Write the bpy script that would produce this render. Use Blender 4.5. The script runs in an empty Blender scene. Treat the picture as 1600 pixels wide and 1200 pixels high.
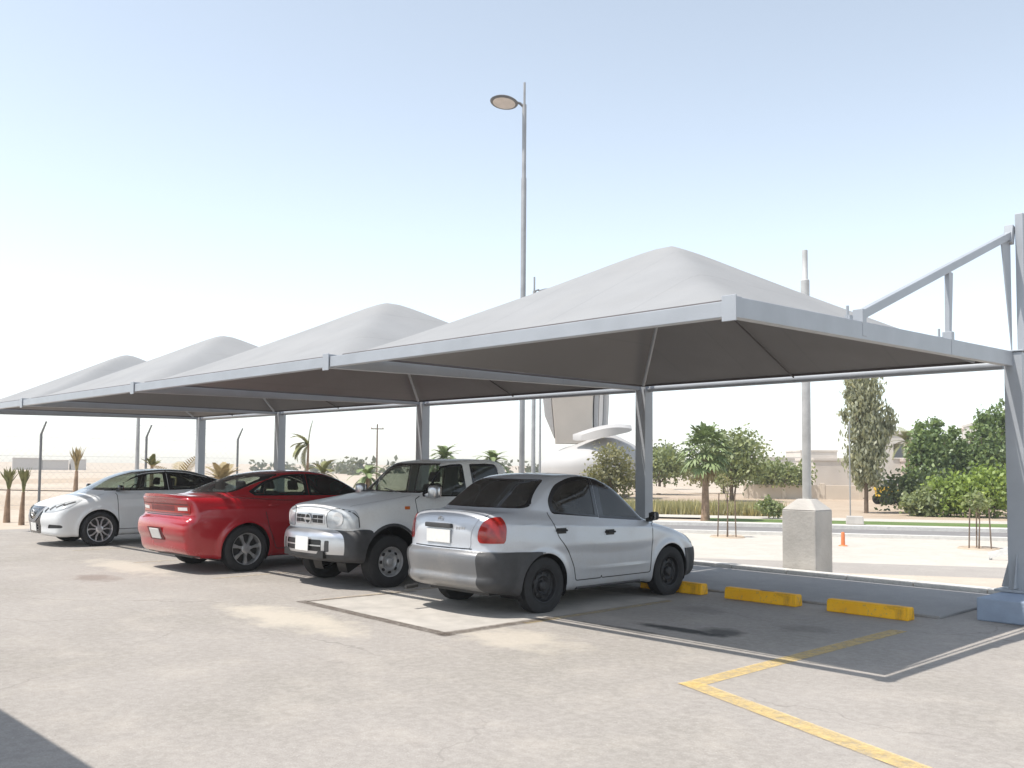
import bpy, bmesh, math, random
import numpy as np
from mathutils import Vector, Matrix
R = math.radians
rnd = random.Random(7)
scene = bpy.context.scene
COL = scene.collection

# ------------------------------------------------------------------ materials
MATS = {}
def new_mat(name):
    m = bpy.data.materials.new(name); m.use_nodes = True
    nt = m.node_tree; b = nt.nodes['Principled BSDF']
    return m, nt, b
def N(nt, t, **kw):
    n = nt.nodes.new(t)
    for k, v in kw.items(): setattr(n, k, v)
    return n
def noise(nt, scale, detail=4, rough=.55, coord='Object', dist=0.0):
    tc = N(nt, 'ShaderNodeTexCoord'); n = N(nt, 'ShaderNodeTexNoise')
    n.inputs['Scale'].default_value = scale; n.inputs['Detail'].default_value = detail
    n.inputs['Roughness'].default_value = rough; n.inputs['Distortion'].default_value = dist
    nt.links.new(tc.outputs[coord], n.inputs['Vector'])
    return n
def ramp(nt, src, stops):
    r = N(nt, 'ShaderNodeValToRGB'); el = r.color_ramp.elements
    while len(el) < len(stops): el.new(.5)
    for e, (p, c) in zip(el, stops):
        e.position = p; e.color = (c[0], c[1], c[2], 1) if not isinstance(c, (int, float)) else (c, c, c, 1)
    nt.links.new(src, r.inputs['Fac']); return r.outputs['Color']
def mixc(nt, fac, a, b, mode='MIX'):
    m = N(nt, 'ShaderNodeMix', data_type='RGBA', blend_type=mode)
    for sock, v in ((m.inputs[0], fac), (m.inputs[6], a), (m.inputs[7], b)):
        if isinstance(v, bpy.types.NodeSocket): nt.links.new(v, sock)
        elif isinstance(v, (int, float)): sock.default_value = v
        else: sock.default_value = (v[0], v[1], v[2], 1)
    return m.outputs[2]
def math_n(nt, op, a, b=None, clamp=False):
    m = N(nt, 'ShaderNodeMath', operation=op, use_clamp=clamp)
    for i, v in enumerate((a, b)):
        if v is None: continue
        if isinstance(v, bpy.types.NodeSocket): nt.links.new(v, m.inputs[i])
        else: m.inputs[i].default_value = v
    return m.outputs[0]
def simple(name, col, rough=.6, metal=0., var=.12, scale=6., coat=0., bump=0., spec=None, coord='Object', bscale=None):
    if name in MATS: return MATS[name]
    m, nt, b = new_mat(name)
    n = noise(nt, scale, 5)
    c = ramp(nt, n.outputs['Fac'], [(.3, [x*(1-var) for x in col]), (.7, [min(1, x*(1+var)) for x in col])])
    nt.links.new(c, b.inputs['Base Color'])
    b.inputs['Roughness'].default_value = rough; b.inputs['Metallic'].default_value = metal
    b.inputs['Coat Weight'].default_value = coat; b.inputs['Coat Roughness'].default_value = .06
    if spec is not None: b.inputs['Specular IOR Level'].default_value = spec
    if bump:
        bn = noise(nt, bscale or scale*8, 4); bp = N(nt, 'ShaderNodeBump'); bp.inputs['Strength'].default_value = bump
        bp.inputs['Distance'].default_value = .02
        nt.links.new(bn.outputs['Fac'], bp.inputs['Height']); nt.links.new(bp.outputs['Normal'], b.inputs['Normal'])
    MATS[name] = m; return m
def paint(name, col, metal=0., rough=.35, coat=.8, dust=.25, dustcol=(.42, .38, .33)):
    m, nt, b = new_mat(name)
    n = noise(nt, 2.2, 6, .65)
    f = ramp(nt, n.outputs['Fac'], [(.42, 0.0), (.8, dust)])
    n2 = noise(nt, 40, 3); f2 = ramp(nt, n2.outputs['Fac'], [(.45, .3), (.6, 1.)])
    ff = math_n(nt, 'MULTIPLY', f, f2)
    # road dust gathers on the lower panels of the car body
    tc = N(nt, 'ShaderNodeTexCoord'); sx = N(nt, 'ShaderNodeSeparateXYZ'); nt.links.new(tc.outputs['Object'], sx.inputs[0])
    low = N(nt, 'ShaderNodeMapRange'); low.inputs[1].default_value = .75; low.inputs[2].default_value = .2
    low.inputs[3].default_value = 0; low.inputs[4].default_value = dust*1.2
    nt.links.new(sx.outputs[2], low.inputs[0])
    fl = math_n(nt, 'MULTIPLY', low.outputs[0], ramp(nt, n.outputs['Fac'], [(.3, .2), (.65, 1.)]))
    ff = math_n(nt, 'ADD', ff, fl, True)
    nt.links.new(mixc(nt, ff, col, dustcol), b.inputs['Base Color'])
    b.inputs['Metallic'].default_value = metal
    rr = math_n(nt, 'ADD', math_n(nt, 'MULTIPLY', ff, .5), rough, True)
    nt.links.new(rr, b.inputs['Roughness'])
    b.inputs['Coat Weight'].default_value = coat; b.inputs['Coat Roughness'].default_value = .08
    # slight unevenness of real pressed panels
    bn = noise(nt, 3.0, 1); bp = N(nt, 'ShaderNodeBump'); bp.inputs['Strength'].default_value = .02; bp.inputs['Distance'].default_value = .03
    nt.links.new(bn.outputs['Fac'], bp.inputs['Height']); nt.links.new(bp.outputs['Normal'], b.inputs['Normal'])
    MATS[name] = m; return m
def glass(name, tint=(.5, .56, .52), clear=.85, dust=.1):
    m = bpy.data.materials.new(name); m.use_nodes = True; nt = m.node_tree; nt.nodes.clear()
    out = N(nt, 'ShaderNodeOutputMaterial'); tr = N(nt, 'ShaderNodeBsdfTransparent'); tr.inputs[0].default_value = (*tint, 1)
    gl = N(nt, 'ShaderNodeBsdfGlossy'); gl.inputs['Roughness'].default_value = .03; gl.inputs[0].default_value = (1, 1, 1, 1)
    df = N(nt, 'ShaderNodeBsdfDiffuse'); df.inputs[0].default_value = (.35, .33, .3, 1)
    n = noise(nt, 3, 5); f = ramp(nt, n.outputs['Fac'], [(.35, dust*.4), (.7, dust)])
    m1 = N(nt, 'ShaderNodeMixShader'); nt.links.new(f, m1.inputs[0]); nt.links.new(tr.outputs[0], m1.inputs[1]); nt.links.new(df.outputs[0], m1.inputs[2])
    fr = N(nt, 'ShaderNodeFresnel'); fr.inputs[0].default_value = 1.5
    m2 = N(nt, 'ShaderNodeMixShader'); nt.links.new(fr.outputs[0], m2.inputs[0]); nt.links.new(m1.outputs[0], m2.inputs[1]); nt.links.new(gl.outputs[0], m2.inputs[2])
    nt.links.new(m2.outputs[0], out.inputs[0]); MATS[name] = m; return m

# ------------------------------------------------------------------ mesh building
class MB:
    def __init__(s): s.v = []; s.f = []; s.m = []
    def add(s, vs, fs, mi=0):
        o = len(s.v); s.v += [tuple(v) for v in vs]; s.f += [tuple(i+o for i in f) for f in fs]; s.m += [mi]*len(fs); return s
    def box(s, c, size, rz=0., mi=0, taper=1.):
        cx, cy, cz = c; a, b, h = size[0]/2, size[1]/2, size[2]/2; co, si = math.cos(rz), math.sin(rz); vs = []
        for z, t in ((-h, 1.), (h, taper)):
            for x, y in ((-a, -b), (a, -b), (a, b), (-a, b)):
                x *= t; y *= t; vs.append((cx+x*co-y*si, cy+x*si+y*co, cz+z))
        return s.add(vs, [(3, 2, 1, 0), (4, 5, 6, 7), (0, 1, 5, 4), (1, 2, 6, 5), (2, 3, 7, 6), (3, 0, 4, 7)], mi)
    def beam(s, p0, p1, w, h, up=(0, 0, 1), mi=0, w1=None, h1=None):
        p0, p1 = Vector(p0), Vector(p1); d = (p1-p0).normalized(); up = Vector(up)
        if abs(d.dot(up)) > .98: up = Vector((1, 0, 0))
        r = d.cross(up).normalized(); u = r.cross(d); vs = []
        for p, ww, hh in ((p0, w, h), (p1, w1 or w, h1 or h)):
            for a, b in ((-1, -1), (1, -1), (1, 1), (-1, 1)): vs.append(p+r*a*ww/2+u*b*hh/2)
        return s.add(vs, [(0, 1, 2, 3), (7, 6, 5, 4), (0, 4, 5, 1), (1, 5, 6, 2), (2, 6, 7, 3), (3, 7, 4, 0)], mi)
    def tube(s, pts, r, n=8, mi=0, cap=True):
        pts = [Vector(p) for p in pts]; rs = r if isinstance(r, (list, tuple)) else [r]*len(pts); vs = []; fs = []; u = None
        for i, p in enumerate(pts):
            d = (pts[min(i+1, len(pts)-1)]-pts[max(i-1, 0)]).normalized()
            if u is None: u = d.orthogonal().normalized()
            u = (u-d*u.dot(d)).normalized(); w = d.cross(u)
            for k in range(n):
                a = 2*math.pi*k/n; vs.append(p+(u*math.cos(a)+w*math.sin(a))*rs[i])
        for i in range(len(pts)-1):
            for k in range(n):
                a, b = i*n+k, i*n+(k+1) % n; fs.append((a, b, b+n, a+n))
        if cap: fs.append(tuple(range(n-1, -1, -1))); fs.append(tuple((len(pts)-1)*n+k for k in range(n)))
        return s.add(vs, fs, mi)
    def lathe(s, prof, n=32, axis='z', c=(0, 0, 0), mi=0, flip=False):
        vs = []; fs = []; L = len(prof)
        for r, z in prof:
            for k in range(n):
                a = 2*math.pi*k/n; x, y = r*math.cos(a), r*math.sin(a)
                p = (x, y, z) if axis == 'z' else (z, x, y)
                vs.append((p[0]+c[0], p[1]+c[1], p[2]+c[2]))
        for i in range(L-1):
            for k in range(n):
                a, b = i*n+k, i*n+(k+1) % n; q = (a, b, b+n, a+n); fs.append(q[::-1] if flip else q)
        return s.add(vs, fs, mi)
    def prism(s, poly, z0, z1, mi=0, tf=None):
        n = len(poly); vs = [(x, y, z0) for x, y in poly]+[(x, y, z1) for x, y in poly]
        if tf: vs = [tf(v) for v in vs]
        fs = [tuple(range(n-1, -1, -1)), tuple(range(n, 2*n))]+[(i, (i+1) % n, n+(i+1) % n, n+i) for i in range(n)]
        return s.add(vs, fs, mi)
    def build(s, name, mats, parent=None, smooth=None, bevel=0., seg=2):
        me = bpy.data.meshes.new(name); me.from_pydata([tuple(v) for v in s.v], [], s.f)
        mats = mats if isinstance(mats, (list, tuple)) else [mats]
        for m in mats: me.materials.append(m)
        if len(mats) > 1: me.polygons.foreach_set('material_index', s.m)
        if smooth is not None:
            me.polygons.foreach_set('use_smooth', [True]*len(me.polygons)); me.set_sharp_from_angle(angle=R(smooth))
        me.update()
        o = bpy.data.objects.new(name, me); COL.objects.link(o)
        if parent: o.parent = parent
        if bevel:
            b = o.modifiers.new('bevel', 'BEVEL'); b.width = bevel; b.segments = seg; b.limit_method = 'ANGLE'; b.angle_limit = R(35)
        return o
def tag(o, label=None, cat=None, group=None, kind=None):
    if label: o['label'] = label
    if cat: o['category'] = cat
    if group: o['group'] = group
    if kind: o['kind'] = kind
    return o
def thing(name, label, cat, loc=(0, 0, 0), rz=0., group=None):
    o = bpy.data.objects.new(name, None); o.empty_display_size = .2; COL.objects.link(o); o.location = loc; o.rotation_euler = (0, 0, rz)
    return tag(o, label, cat, group)
def copy_tree(o, parent=None):
    c = o.copy(); COL.objects.link(c); c.parent = parent
    for ch in list(o.children): copy_tree(ch, c)
    return c

# ------------------------------------------------------------------ terrain
def ss(t): t = min(1, max(0, t)); return t*t*(3-2*t)
def H(x, y): return -.7*ss((y-1.7)/2.6)*ss((x+24+2.5*max(0, y-8))/6)
# ------------------------------------------------------------------ car bodies: smooth implicit solids, meshed and cut into panels
def crspline(pts, per=6, closed=True):
    P = np.array(pts, float); n = len(P); out = []
    for i in range(n if closed else n-1):
        p0, p1, p2, p3 = [P[(i+k) % n] if closed else P[min(max(i+k, 0), n-1)] for k in (-1, 0, 1, 2)]
        if np.allclose(p1, p2): continue
        t0 = 0.; t1 = t0+max(np.linalg.norm(p1-p0), 1e-4)**.5; t2 = t1+np.linalg.norm(p2-p1)**.5; t3 = t2+max(np.linalg.norm(p3-p2), 1e-4)**.5
        for k in range(per):
            t = t1+(t2-t1)*k/per
            A1 = (t1-t)/(t1-t0)*p0+(t-t0)/(t1-t0)*p1; A2 = (t2-t)/(t2-t1)*p1+(t-t1)/(t2-t1)*p2; A3 = (t3-t)/(t3-t2)*p2+(t-t2)/(t3-t2)*p3
            B1 = (t2-t)/(t2-t0)*A1+(t-t0)/(t2-t0)*A2; B2 = (t3-t)/(t3-t1)*A2+(t-t1)/(t3-t1)*A3
            out.append((t2-t)/(t2-t1)*B1+(t-t1)/(t2-t1)*B2)
    if not closed: out.append(P[-1])
    return np.array(out)
class Table:
    def __init__(s, poly, d=.014, pad=.35, blur=1):
        lo = poly.min(0)-pad; hi = poly.max(0)+pad; s.lo = lo; s.d = d
        nx, ny = np.ceil((hi-lo)/d).astype(int)+1
        X, Y = np.meshgrid(lo[0]+d*np.arange(nx), lo[1]+d*np.arange(ny), indexing='ij')
        px, py = X.ravel(), Y.ravel(); best = np.full(px.shape, 1e9); ins = np.zeros(px.shape, bool)
        n = len(poly)
        for i in range(n):
            a, b = poly[i], poly[(i+1) % n]; e = b-a; L = e@e
            if L < 1e-12: continue
            t = np.clip(((px-a[0])*e[0]+(py-a[1])*e[1])/L, 0, 1)
            best = np.minimum(best, (px-a[0]-t*e[0])**2+(py-a[1]-t*e[1])**2)
            c = (a[1] > py) != (b[1] > py)
            if abs(e[1]) > 1e-12: ins ^= c & (px < e[0]*(py-a[1])/e[1]+a[0])
        V = np.sqrt(best); V[ins] *= -1; V = V.reshape(nx, ny)
        for _ in range(blur):
            V[1:-1] = (V[:-2]+2*V[1:-1]+V[2:])/4; V[:, 1:-1] = (V[:, :-2]+2*V[:, 1:-1]+V[:, 2:])/4
        s.V = V; s.n = (nx, ny)
    def __call__(s, x, y):
        u = np.clip((x-s.lo[0])/s.d, 0, s.n[0]-1.001); v = np.clip((y-s.lo[1])/s.d, 0, s.n[1]-1.001)
        i = u.astype(int); j = v.astype(int); u = u-i; v = v-j; V = s.V
        return (V[i, j]*(1-u)+V[i+1, j]*u)*(1-v)+(V[i, j+1]*(1-u)+V[i+1, j+1]*u)*v
def smin(a, b, k): h = np.maximum(k-np.abs(a-b), 0)/k; return np.minimum(a, b)-h*h*k/4
def smax(a, b, k): return -smin(-a, -b, k)
def surface_nets(F, lo, hi, h):
    ax = [np.arange(l, u+h, h) for l, u in zip(lo, hi)]
    X, Y, Z = np.meshgrid(*ax, indexing='ij'); V = F(X.ravel(), Y.ravel(), Z.ravel()).reshape(X.shape)
    nx, ny, nz = V.shape; ins = V < 0
    cnt = np.zeros((nx-1, ny-1, nz-1)); acc = np.zeros((nx-1, ny-1, nz-1, 3))
    cs = [(a, b, c) for a in (0, 1) for b in (0, 1) for c in (0, 1)]
    def sl(c): return V[c[0]:nx-1+c[0], c[1]:ny-1+c[1], c[2]:nz-1+c[2]]
    for a in cs:
        for k in range(3):
            if a[k]: continue
            b = list(a); b[k] = 1; va, vb = sl(a), sl(b); m = (va < 0) != (vb < 0)
            t = np.where(m, va/np.where(m, va-vb, 1), 0)
            for q in range(3): acc[..., q] += np.where(m, a[q]+(t if q == k else 0), 0)
            cnt += m
    act = cnt > 0; idx = np.full(act.shape, -1); idx[act] = np.arange(act.sum())
    ii = np.argwhere(act); P = (ii+acc[act]/cnt[act][:, None])*h+np.array([a[0] for a in ax])
    quads = []
    for k in range(3):
        a, b = [(1, 2), (2, 0), (0, 1)][k]
        s0 = [slice(None)]*3; s1 = [slice(None)]*3; s0[k] = slice(0, -1); s1[k] = slice(1, None)
        A, B = ins[tuple(s0)], ins[tuple(s1)]; e = np.argwhere(A != B); sg = A[tuple(e.T)]
        ok = (e[:, a] > 0) & (e[:, b] > 0) & (e[:, a] < V.shape[a]-1) & (e[:, b] < V.shape[b]-1); e = e[ok]; sg = sg[ok]
        def g(da, db): q = e.copy(); q[:, a] += da; q[:, b] += db; return idx[tuple(q.T)]
        Q = np.stack([g(-1, -1), g(0, -1), g(0, 0), g(-1, 0)], 1); Q[~sg] = Q[~sg][:, ::-1]; quads.append(Q)
    return P, np.concatenate(quads)
def rpoly(pts, r=.04, n=4):
    out = []; m = len(pts)
    for i in range(m):
        p = Vector(pts[i][:2]); a = Vector(pts[i-1][:2]); b = Vector(pts[(i+1) % m][:2]); rr = pts[i][2] if len(pts[i]) > 2 else r
        la, lb = (a-p).length, (b-p).length; t = min(rr, la*.48, lb*.48)
        p0, p1 = p+(a-p).normalized()*t, p+(b-p).normalized()*t
        if t < .004: out.append(tuple(p)); continue
        for k in range(n+1):
            u = k/n; out.append(tuple(p0*(1-u)**2+p*2*u*(1-u)+p1*u*u))
    return out
def inpoly(p, poly):
    x, y = p; c = False; n = len(poly)
    for i in range(n):
        (x0, y0), (x1, y1) = poly[i], poly[i-1]
        if (y0 > y) != (y1 > y) and x < (x1-x0)*(y-y0)/(y1-y0)+x0: c = not c
    return c
class Car:
    """body: closed side outline (y, z); gh: greenhouse side outline; wp: half width along y; wf: width factor along z"""
    def __init__(s, body, gh, wp, wf, wb, tum, W, bow=(.16, .12), kb=.10, kg=.09, ku=.06, crown=.03, arches=(), h=.03, extra=None, gbow=.10):
        s.B = Table(crspline(body)); s.G = Table(crspline(gh)); s.wp = np.array(wp); s.wf = np.array(wf); s.wb = np.array(wb if np.ndim(wb) else [(-9, 0.), (9, 0.)]); s.tum = tum; s.W = W
        s.bow = bow; s.kb = kb; s.kg = kg; s.ku = ku; s.crown = crown; s.arches = arches; s.extra = extra; s.gbow = gbow
        b = np.array(body+gh); s.lo = (-W-.12, b[:, 0].min()-.12, b[:, 1].min()-.1); s.hi = (W+.12, b[:, 0].max()+.12, b[:, 1].max()+.1)
        P, Q = surface_nets(s.F, s.lo, s.hi, h)
        for _ in range(4):
            f = s.F(*P.T); g = s.grad(P, .006); P = P-g*np.clip(f/np.maximum((g*g).sum(1), .05), -.03, .03)[:, None]
        bm = bmesh.new(); vs = [bm.verts.new(p) for p in P]
        for q in Q:
            if len(set(q)) == 4: bm.faces.new([vs[i] for i in q])
        bm.normal_update(); s.bm = bm; s.pid = bm.faces.layers.int.new('part'); s.names = ['body']
    def ip(s, T, x):
        # smooth interpolation of a width curve
        return np.interp(x, T[:, 0], T[:, 1])*.5+np.interp(x-.06, T[:, 0], T[:, 1])*.25+np.interp(x+.06, T[:, 0], T[:, 1])*.25
    def F(s, x, y, z):
        ax = np.abs(x); q = ax/s.W; yw = y+np.where(y > 0, s.bow[0], -s.bow[1])*q**2.6*np.clip(np.abs(y)-.6, 0, 1)
        W = s.ip(s.wp, y)*s.ip(s.wf, z)
        b = smax(ax-W, s.B(yw, z+s.crown*q*q), s.kb)
        for (ya, za, ra) in s.arches:
            r = np.hypot(y-ya, z-za); b = b-.022*np.exp(-((r-ra)/.05)**2)*np.clip((ax/s.W-.75)*6, 0, 1)
        if s.extra: b = s.extra(x, y, z, b)
        wg = s.ip(s.wb, y)-s.tum*np.maximum(z-.95, -.2)-.10*np.maximum(z-.95, 0)**2
        yg = y+np.sign(y-(s.gmid if hasattr(s, 'gmid') else -.3))*s.gbow*q*q
        g = smax(ax-wg, s.G(yg, z+.05*q*q), s.kg)
        return smin(b, g, s.ku)
    def grad(s, P, e=.012):
        x, y, z = P.T
        return np.stack([s.F(x+e, y, z)-s.F(x-e, y, z), s.F(x, y+e, z)-s.F(x, y-e, z), s.F(x, y, z+e)-s.F(x, y, z-e)], 1)/(2*e)
    def _march(s, lo, hi, f):
        lo = np.asarray(lo, float)+np.zeros(1); hi = np.asarray(hi, float)+0*lo
        T = np.linspace(1, 0, 70); st = (hi-lo)/69; got = np.zeros(lo.shape, bool); a = lo.copy(); b = hi.copy()
        for t in T:
            m = lo+(hi-lo)*t; i = (f(m) < 0) & ~got; a = np.where(i, m, a); b = np.where(i, m+st, b); got |= i
        lo, hi = a, np.where(got, b, lo+1e-6)
        for _ in range(22):
            m = (lo+hi)/2; i = f(m) < 0; lo = np.where(i, m, lo); hi = np.where(i, hi, m)
        return lo
    def onside(s, y, z, sg=1):
        """x of the right (sg=1) or left side at (y, z)"""
        y = np.atleast_1d(np.asarray(y, float)); z = np.atleast_1d(np.asarray(z, float)); r = sg*s._march(np.full(y.shape, .2), s.W+.15, lambda m: s.F(m, y, z))
        return r if len(r) > 1 else float(r[0])
    def onend(s, x, z, sg):
        x = np.atleast_1d(np.asarray(x, float)); z = np.atleast_1d(np.asarray(z, float)); r = sg*s._march(np.zeros(x.shape), abs(s.hi[1] if sg > 0 else s.lo[1]), lambda m: s.F(x, sg*m, z))
        return r if len(r) > 1 else float(r[0])
    def ontop(s, x, y):
        x = np.atleast_1d(np.asarray(x, float)); y = np.atleast_1d(np.asarray(y, float)); r = s._march(np.full(x.shape, .5), 2., lambda m: s.F(x, y, m))
        return r if len(r) > 1 else float(r[0])
    def cut(s, name, proj, poly, cond=None, frm=None):
        """cut the outline poly into the mesh; the faces inside it become the part name"""
        bm = s.bm; a, b = {'side': (1, 2), 'end': (0, 2), 'top': (0, 1)}[proj]
        if name not in s.names: s.names.append(name)
        pid = s.names.index(name); frm = [s.names.index(f) for f in frm] if frm else None
        xs = [p[0] for p in poly]; ys = [p[1] for p in poly]; bb = (min(xs), max(xs), min(ys), max(ys)); L = s.pid
        def box(f):
            u = [v.co[a] for v in f.verts]; w = [v.co[b] for v in f.verts]; return min(u), max(u), min(w), max(w)
        cand = {}
        X0, X1, Y0, Y1 = bb[0]-.12, bb[1]+.12, bb[2]-.12, bb[3]+.12
        for f in bm.faces:
            l = f[L]
            if l < 0 or (frm and l not in frm): continue
            c = f.verts[0].co
            if not (X0 < c[a] < X1 and Y0 < c[b] < Y1): continue
            if cond and not cond(f.calc_center_median(), f.normal): continue
            k = box(f)
            if k[1] < bb[0] or k[0] > bb[1] or k[3] < bb[2] or k[2] > bb[3]: continue
            cand[f] = k
        n = len(poly)
        for i in range(n):
            p, q = Vector(poly[i]), Vector(poly[(i+1) % n])
            if (q-p).length < 1e-5: continue
            m = max(1, int((q-p).length/.12))
            no = Vector((0, 0, 0)); no[a] = q[1]-p[1]; no[b] = -(q[0]-p[0]); no.normalize(); co = Vector((0, 0, 0)); co[a] = p[0]; co[b] = p[1]
            for j in range(m):
                u, w = p.lerp(q, j/m), p.lerp(q, (j+1)/m); x0, x1 = sorted((u[0], w[0])); y0, y1 = sorted((u[1], w[1])); sub = []
                for f, k in cand.items():
                    if k[1] >= x0-.002 and k[0] <= x1+.002 and k[3] >= y0-.002 and k[2] <= y1+.002:
                        d = [(v.co-co).dot(no) for v in f.verts]
                        if min(d) < -1e-5 and max(d) > 1e-5: sub.append(f)
                if not sub: continue
                geom = list({e for f in sub for e in f.edges})+list({v for f in sub for v in f.verts})+sub
                r = bmesh.ops.bisect_plane(bm, geom=geom, dist=1e-5, plane_co=co, plane_no=no)
                for g in r['geom']:
                    if isinstance(g, bmesh.types.BMFace): cand[g] = box(g)
        for f in cand:
            c = f.calc_center_median()
            if inpoly((c[a], c[b]), poly): f[L] = pid
        bm.normal_update()
    def drop(s, proj, poly, cond=None):
        s.cut('_drop', proj, poly, cond)
        fs = [f for f in s.bm.faces if f[s.pid] == s.names.index('_drop')]
        bmesh.ops.delete(s.bm, geom=fs, context='FACES')
    def part(s, key, name, mat, parent, off=0., skirt=0., label=None):
        """lift the faces of one part out as a mesh object; off moves it along the normals, skirt gives it a rim"""
        if key not in s.names: return None
        pid = s.names.index(key); fs = [f for f in s.bm.faces if f[s.pid] == pid]
        if not fs: print('EMPTY PART', key); return None
        ix = {}; vs = []
        for f in fs:
            for v in f.verts:
                if v not in ix: ix[v] = len(vs); vs.append(v.co)
        P = np.array([tuple(v) for v in vs]); g = s.grad(P); nrm = g/np.maximum(np.linalg.norm(g, axis=1), 1e-6)[:, None]
        faces = [tuple(ix[v] for v in f.verts) for f in fs]; Q = P+nrm*off
        norms = nrm
        if skirt:
            use = {}
            for f in faces:
                for i in range(len(f)):
                    e = (f[i], f[(i+1) % len(f)]); use[e] = use.get(e, 0)+1
            bd = [e for e in use if (e[1], e[0]) not in use]; o = len(Q); m = {}
            ex = []
            for e in bd:
                k = []
                for v in e:
                    if v not in m: m[v] = o+len(ex); ex.append(P[v]+nrm[v]*(off-skirt))
                    k.append(m[v])
                faces.append((e[1], e[0], k[0], k[1]))
            if ex: Q = np.concatenate([Q, np.array(ex)])
        me = bpy.data.meshes.new(name); me.from_pydata(Q.tolist(), [], faces); me.materials.append(mat)
        me.polygons.foreach_set('use_smooth', [True]*len(me.polygons))
        me.update()
        nf = len(fs); loops = []
        for p in me.polygons:
            for v in p.vertices: loops.append(tuple(nrm[v]) if p.index < nf else tuple(p.normal))
        me.normals_split_custom_set(loops); me.update(); o = bpy.data.objects.new(name, me); COL.objects.link(o); o.parent = parent
        if label: o['label'] = label
        return o
    def ribbon(s, pts, w, off=.0015, mode='side', sg=1, mb=None):
        """a narrow strip lying on the body along a line drawn in side (y,z), end (x,z) or top (x,y) view"""
        mb = mb or MB()
        dense = []
        for i in range(len(pts)-1):
            a, b = Vector(pts[i]), Vector(pts[i+1]); m = max(1, int((b-a).length/.03))
            dense += [a.lerp(b, k/m) for k in range(m)]
        dense.append(Vector(pts[-1]))
        A = np.array([p[0] for p in dense]); B = np.array([p[1] for p in dense])
        if mode == 'side': P = np.stack([s.onside(A, B, sg), A, B], 1)
        elif mode == 'end': P = np.stack([A, s.onend(A, B, sg), B], 1)
        else: P = np.stack([A, B, s.ontop(A, B)], 1)
        g = s.grad(P); nr = g/np.linalg.norm(g, axis=1)[:, None]; vs = []; fs = []
        for i in range(len(P)):
            d = P[min(i+1, len(P)-1)]-P[max(i-1, 0)]; t = np.cross(nr[i], d); t /= max(np.linalg.norm(t), 1e-6)
            for k in (-1, 1): vs.append(P[i]+nr[i]*off+t*k*w/2)
        for i in range(len(P)-1): fs.append((2*i, 2*i+2, 2*i+3, 2*i+1))
        mb.add(vs, fs); return mb
    def well(s, ya, za, ra, sg, parent, mat, xin=.42):
        mb = MB(); vs = []; fs = []; n = 26
        for i in range(n+1):
            a = R(-28)+R(236)*i/n; y, z = ya+ra*math.cos(a), za+ra*math.sin(a); zz = max(z, .17)
            xo = s.onside(y, max(zz, .3))-.006
            vs += [(sg*xo, y, zz), (sg*xin, y, zz)]
        vs.append((sg*xin, ya, za)); c = len(vs)-1
        for i in range(n): fs += [(2*i, 2*i+2, 2*i+3, 2*i+1), (2*i+1, 2*i+3, c)]
        mb.add(vs, fs); return mb.build('wheel_arch_liner', mat, parent, smooth=40)

def rim_mesh(style, Rr, w):
    mb = MB(); face = w*.5-.03
    def tf(a, x0=0.):
        c, s_ = math.cos(a), math.sin(a)
        return lambda v: (v[2], v[0]*c-v[1]*s_, v[0]*s_+v[1]*c)
    barrel = [(Rr*.98, face+.025), (Rr*.94, face+.022), (Rr*.90, face-.005), (Rr*.88, -w*.3)]
    if style == 'steel':
        mb.lathe(barrel, 36, 'x'); prof = [(Rr*.88, face-.02), (Rr*.78, face-.035), (Rr*.66, face-.012), (Rr*.55, face-.006), (Rr*.46, face-.03), (Rr*.36, face-.04), (.062, face-.038), (.055, face+.0), (.04, face+.012), (.001, face+.014)]
        mb.lathe(prof, 36, 'x')
        for k in range(8):
            a = 2*math.pi*k/8; c = []
            for j in range(10): c.append((Rr*.68+.017*math.cos(j*.628), .026*math.sin(j*.628)))
            mb.prism(c, face-.02, face-.0035, 1, tf(a))
        for k in range(5):
            a = 2*math.pi*k/5+.3; c = [(Rr*.40+.010*math.cos(j*1.047), .010*math.sin(j*1.047)) for j in range(6)]; mb.prism(c, face-.04, face-.022, 0, tf(a))
        return mb
    mb.lathe(barrel, 40, 'x')
    mb.lathe([(.075, face-.03), (.075, face-.002), (.06, face+.004), (.03, face+.006), (.001, face+.006)], 24, 'x')
    if style == 'split':       # five pairs of bright spokes
        for k in range(5):
            a = 2*math.pi*k/5+.31
            for d in (-1, 1): mb.prism([(.05, d*.004), (.05, d*.034), (Rr*.6, d*.052), (Rr*.93, d*.112), (Rr*.93, d*.072), (Rr*.6, d*.026)][::d], face-.035, face, 0, tf(a))
    else:
        for k in range(7):
            a = 2*math.pi*k/7+.2
            mb.prism([(.05, -.030), (Rr*.5, -.018), (Rr*.92, -.036), (Rr*.92, .036), (Rr*.5, .018), (.05, .030)], face-.04, face-.004, 0, tf(a))
    return mb
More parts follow.
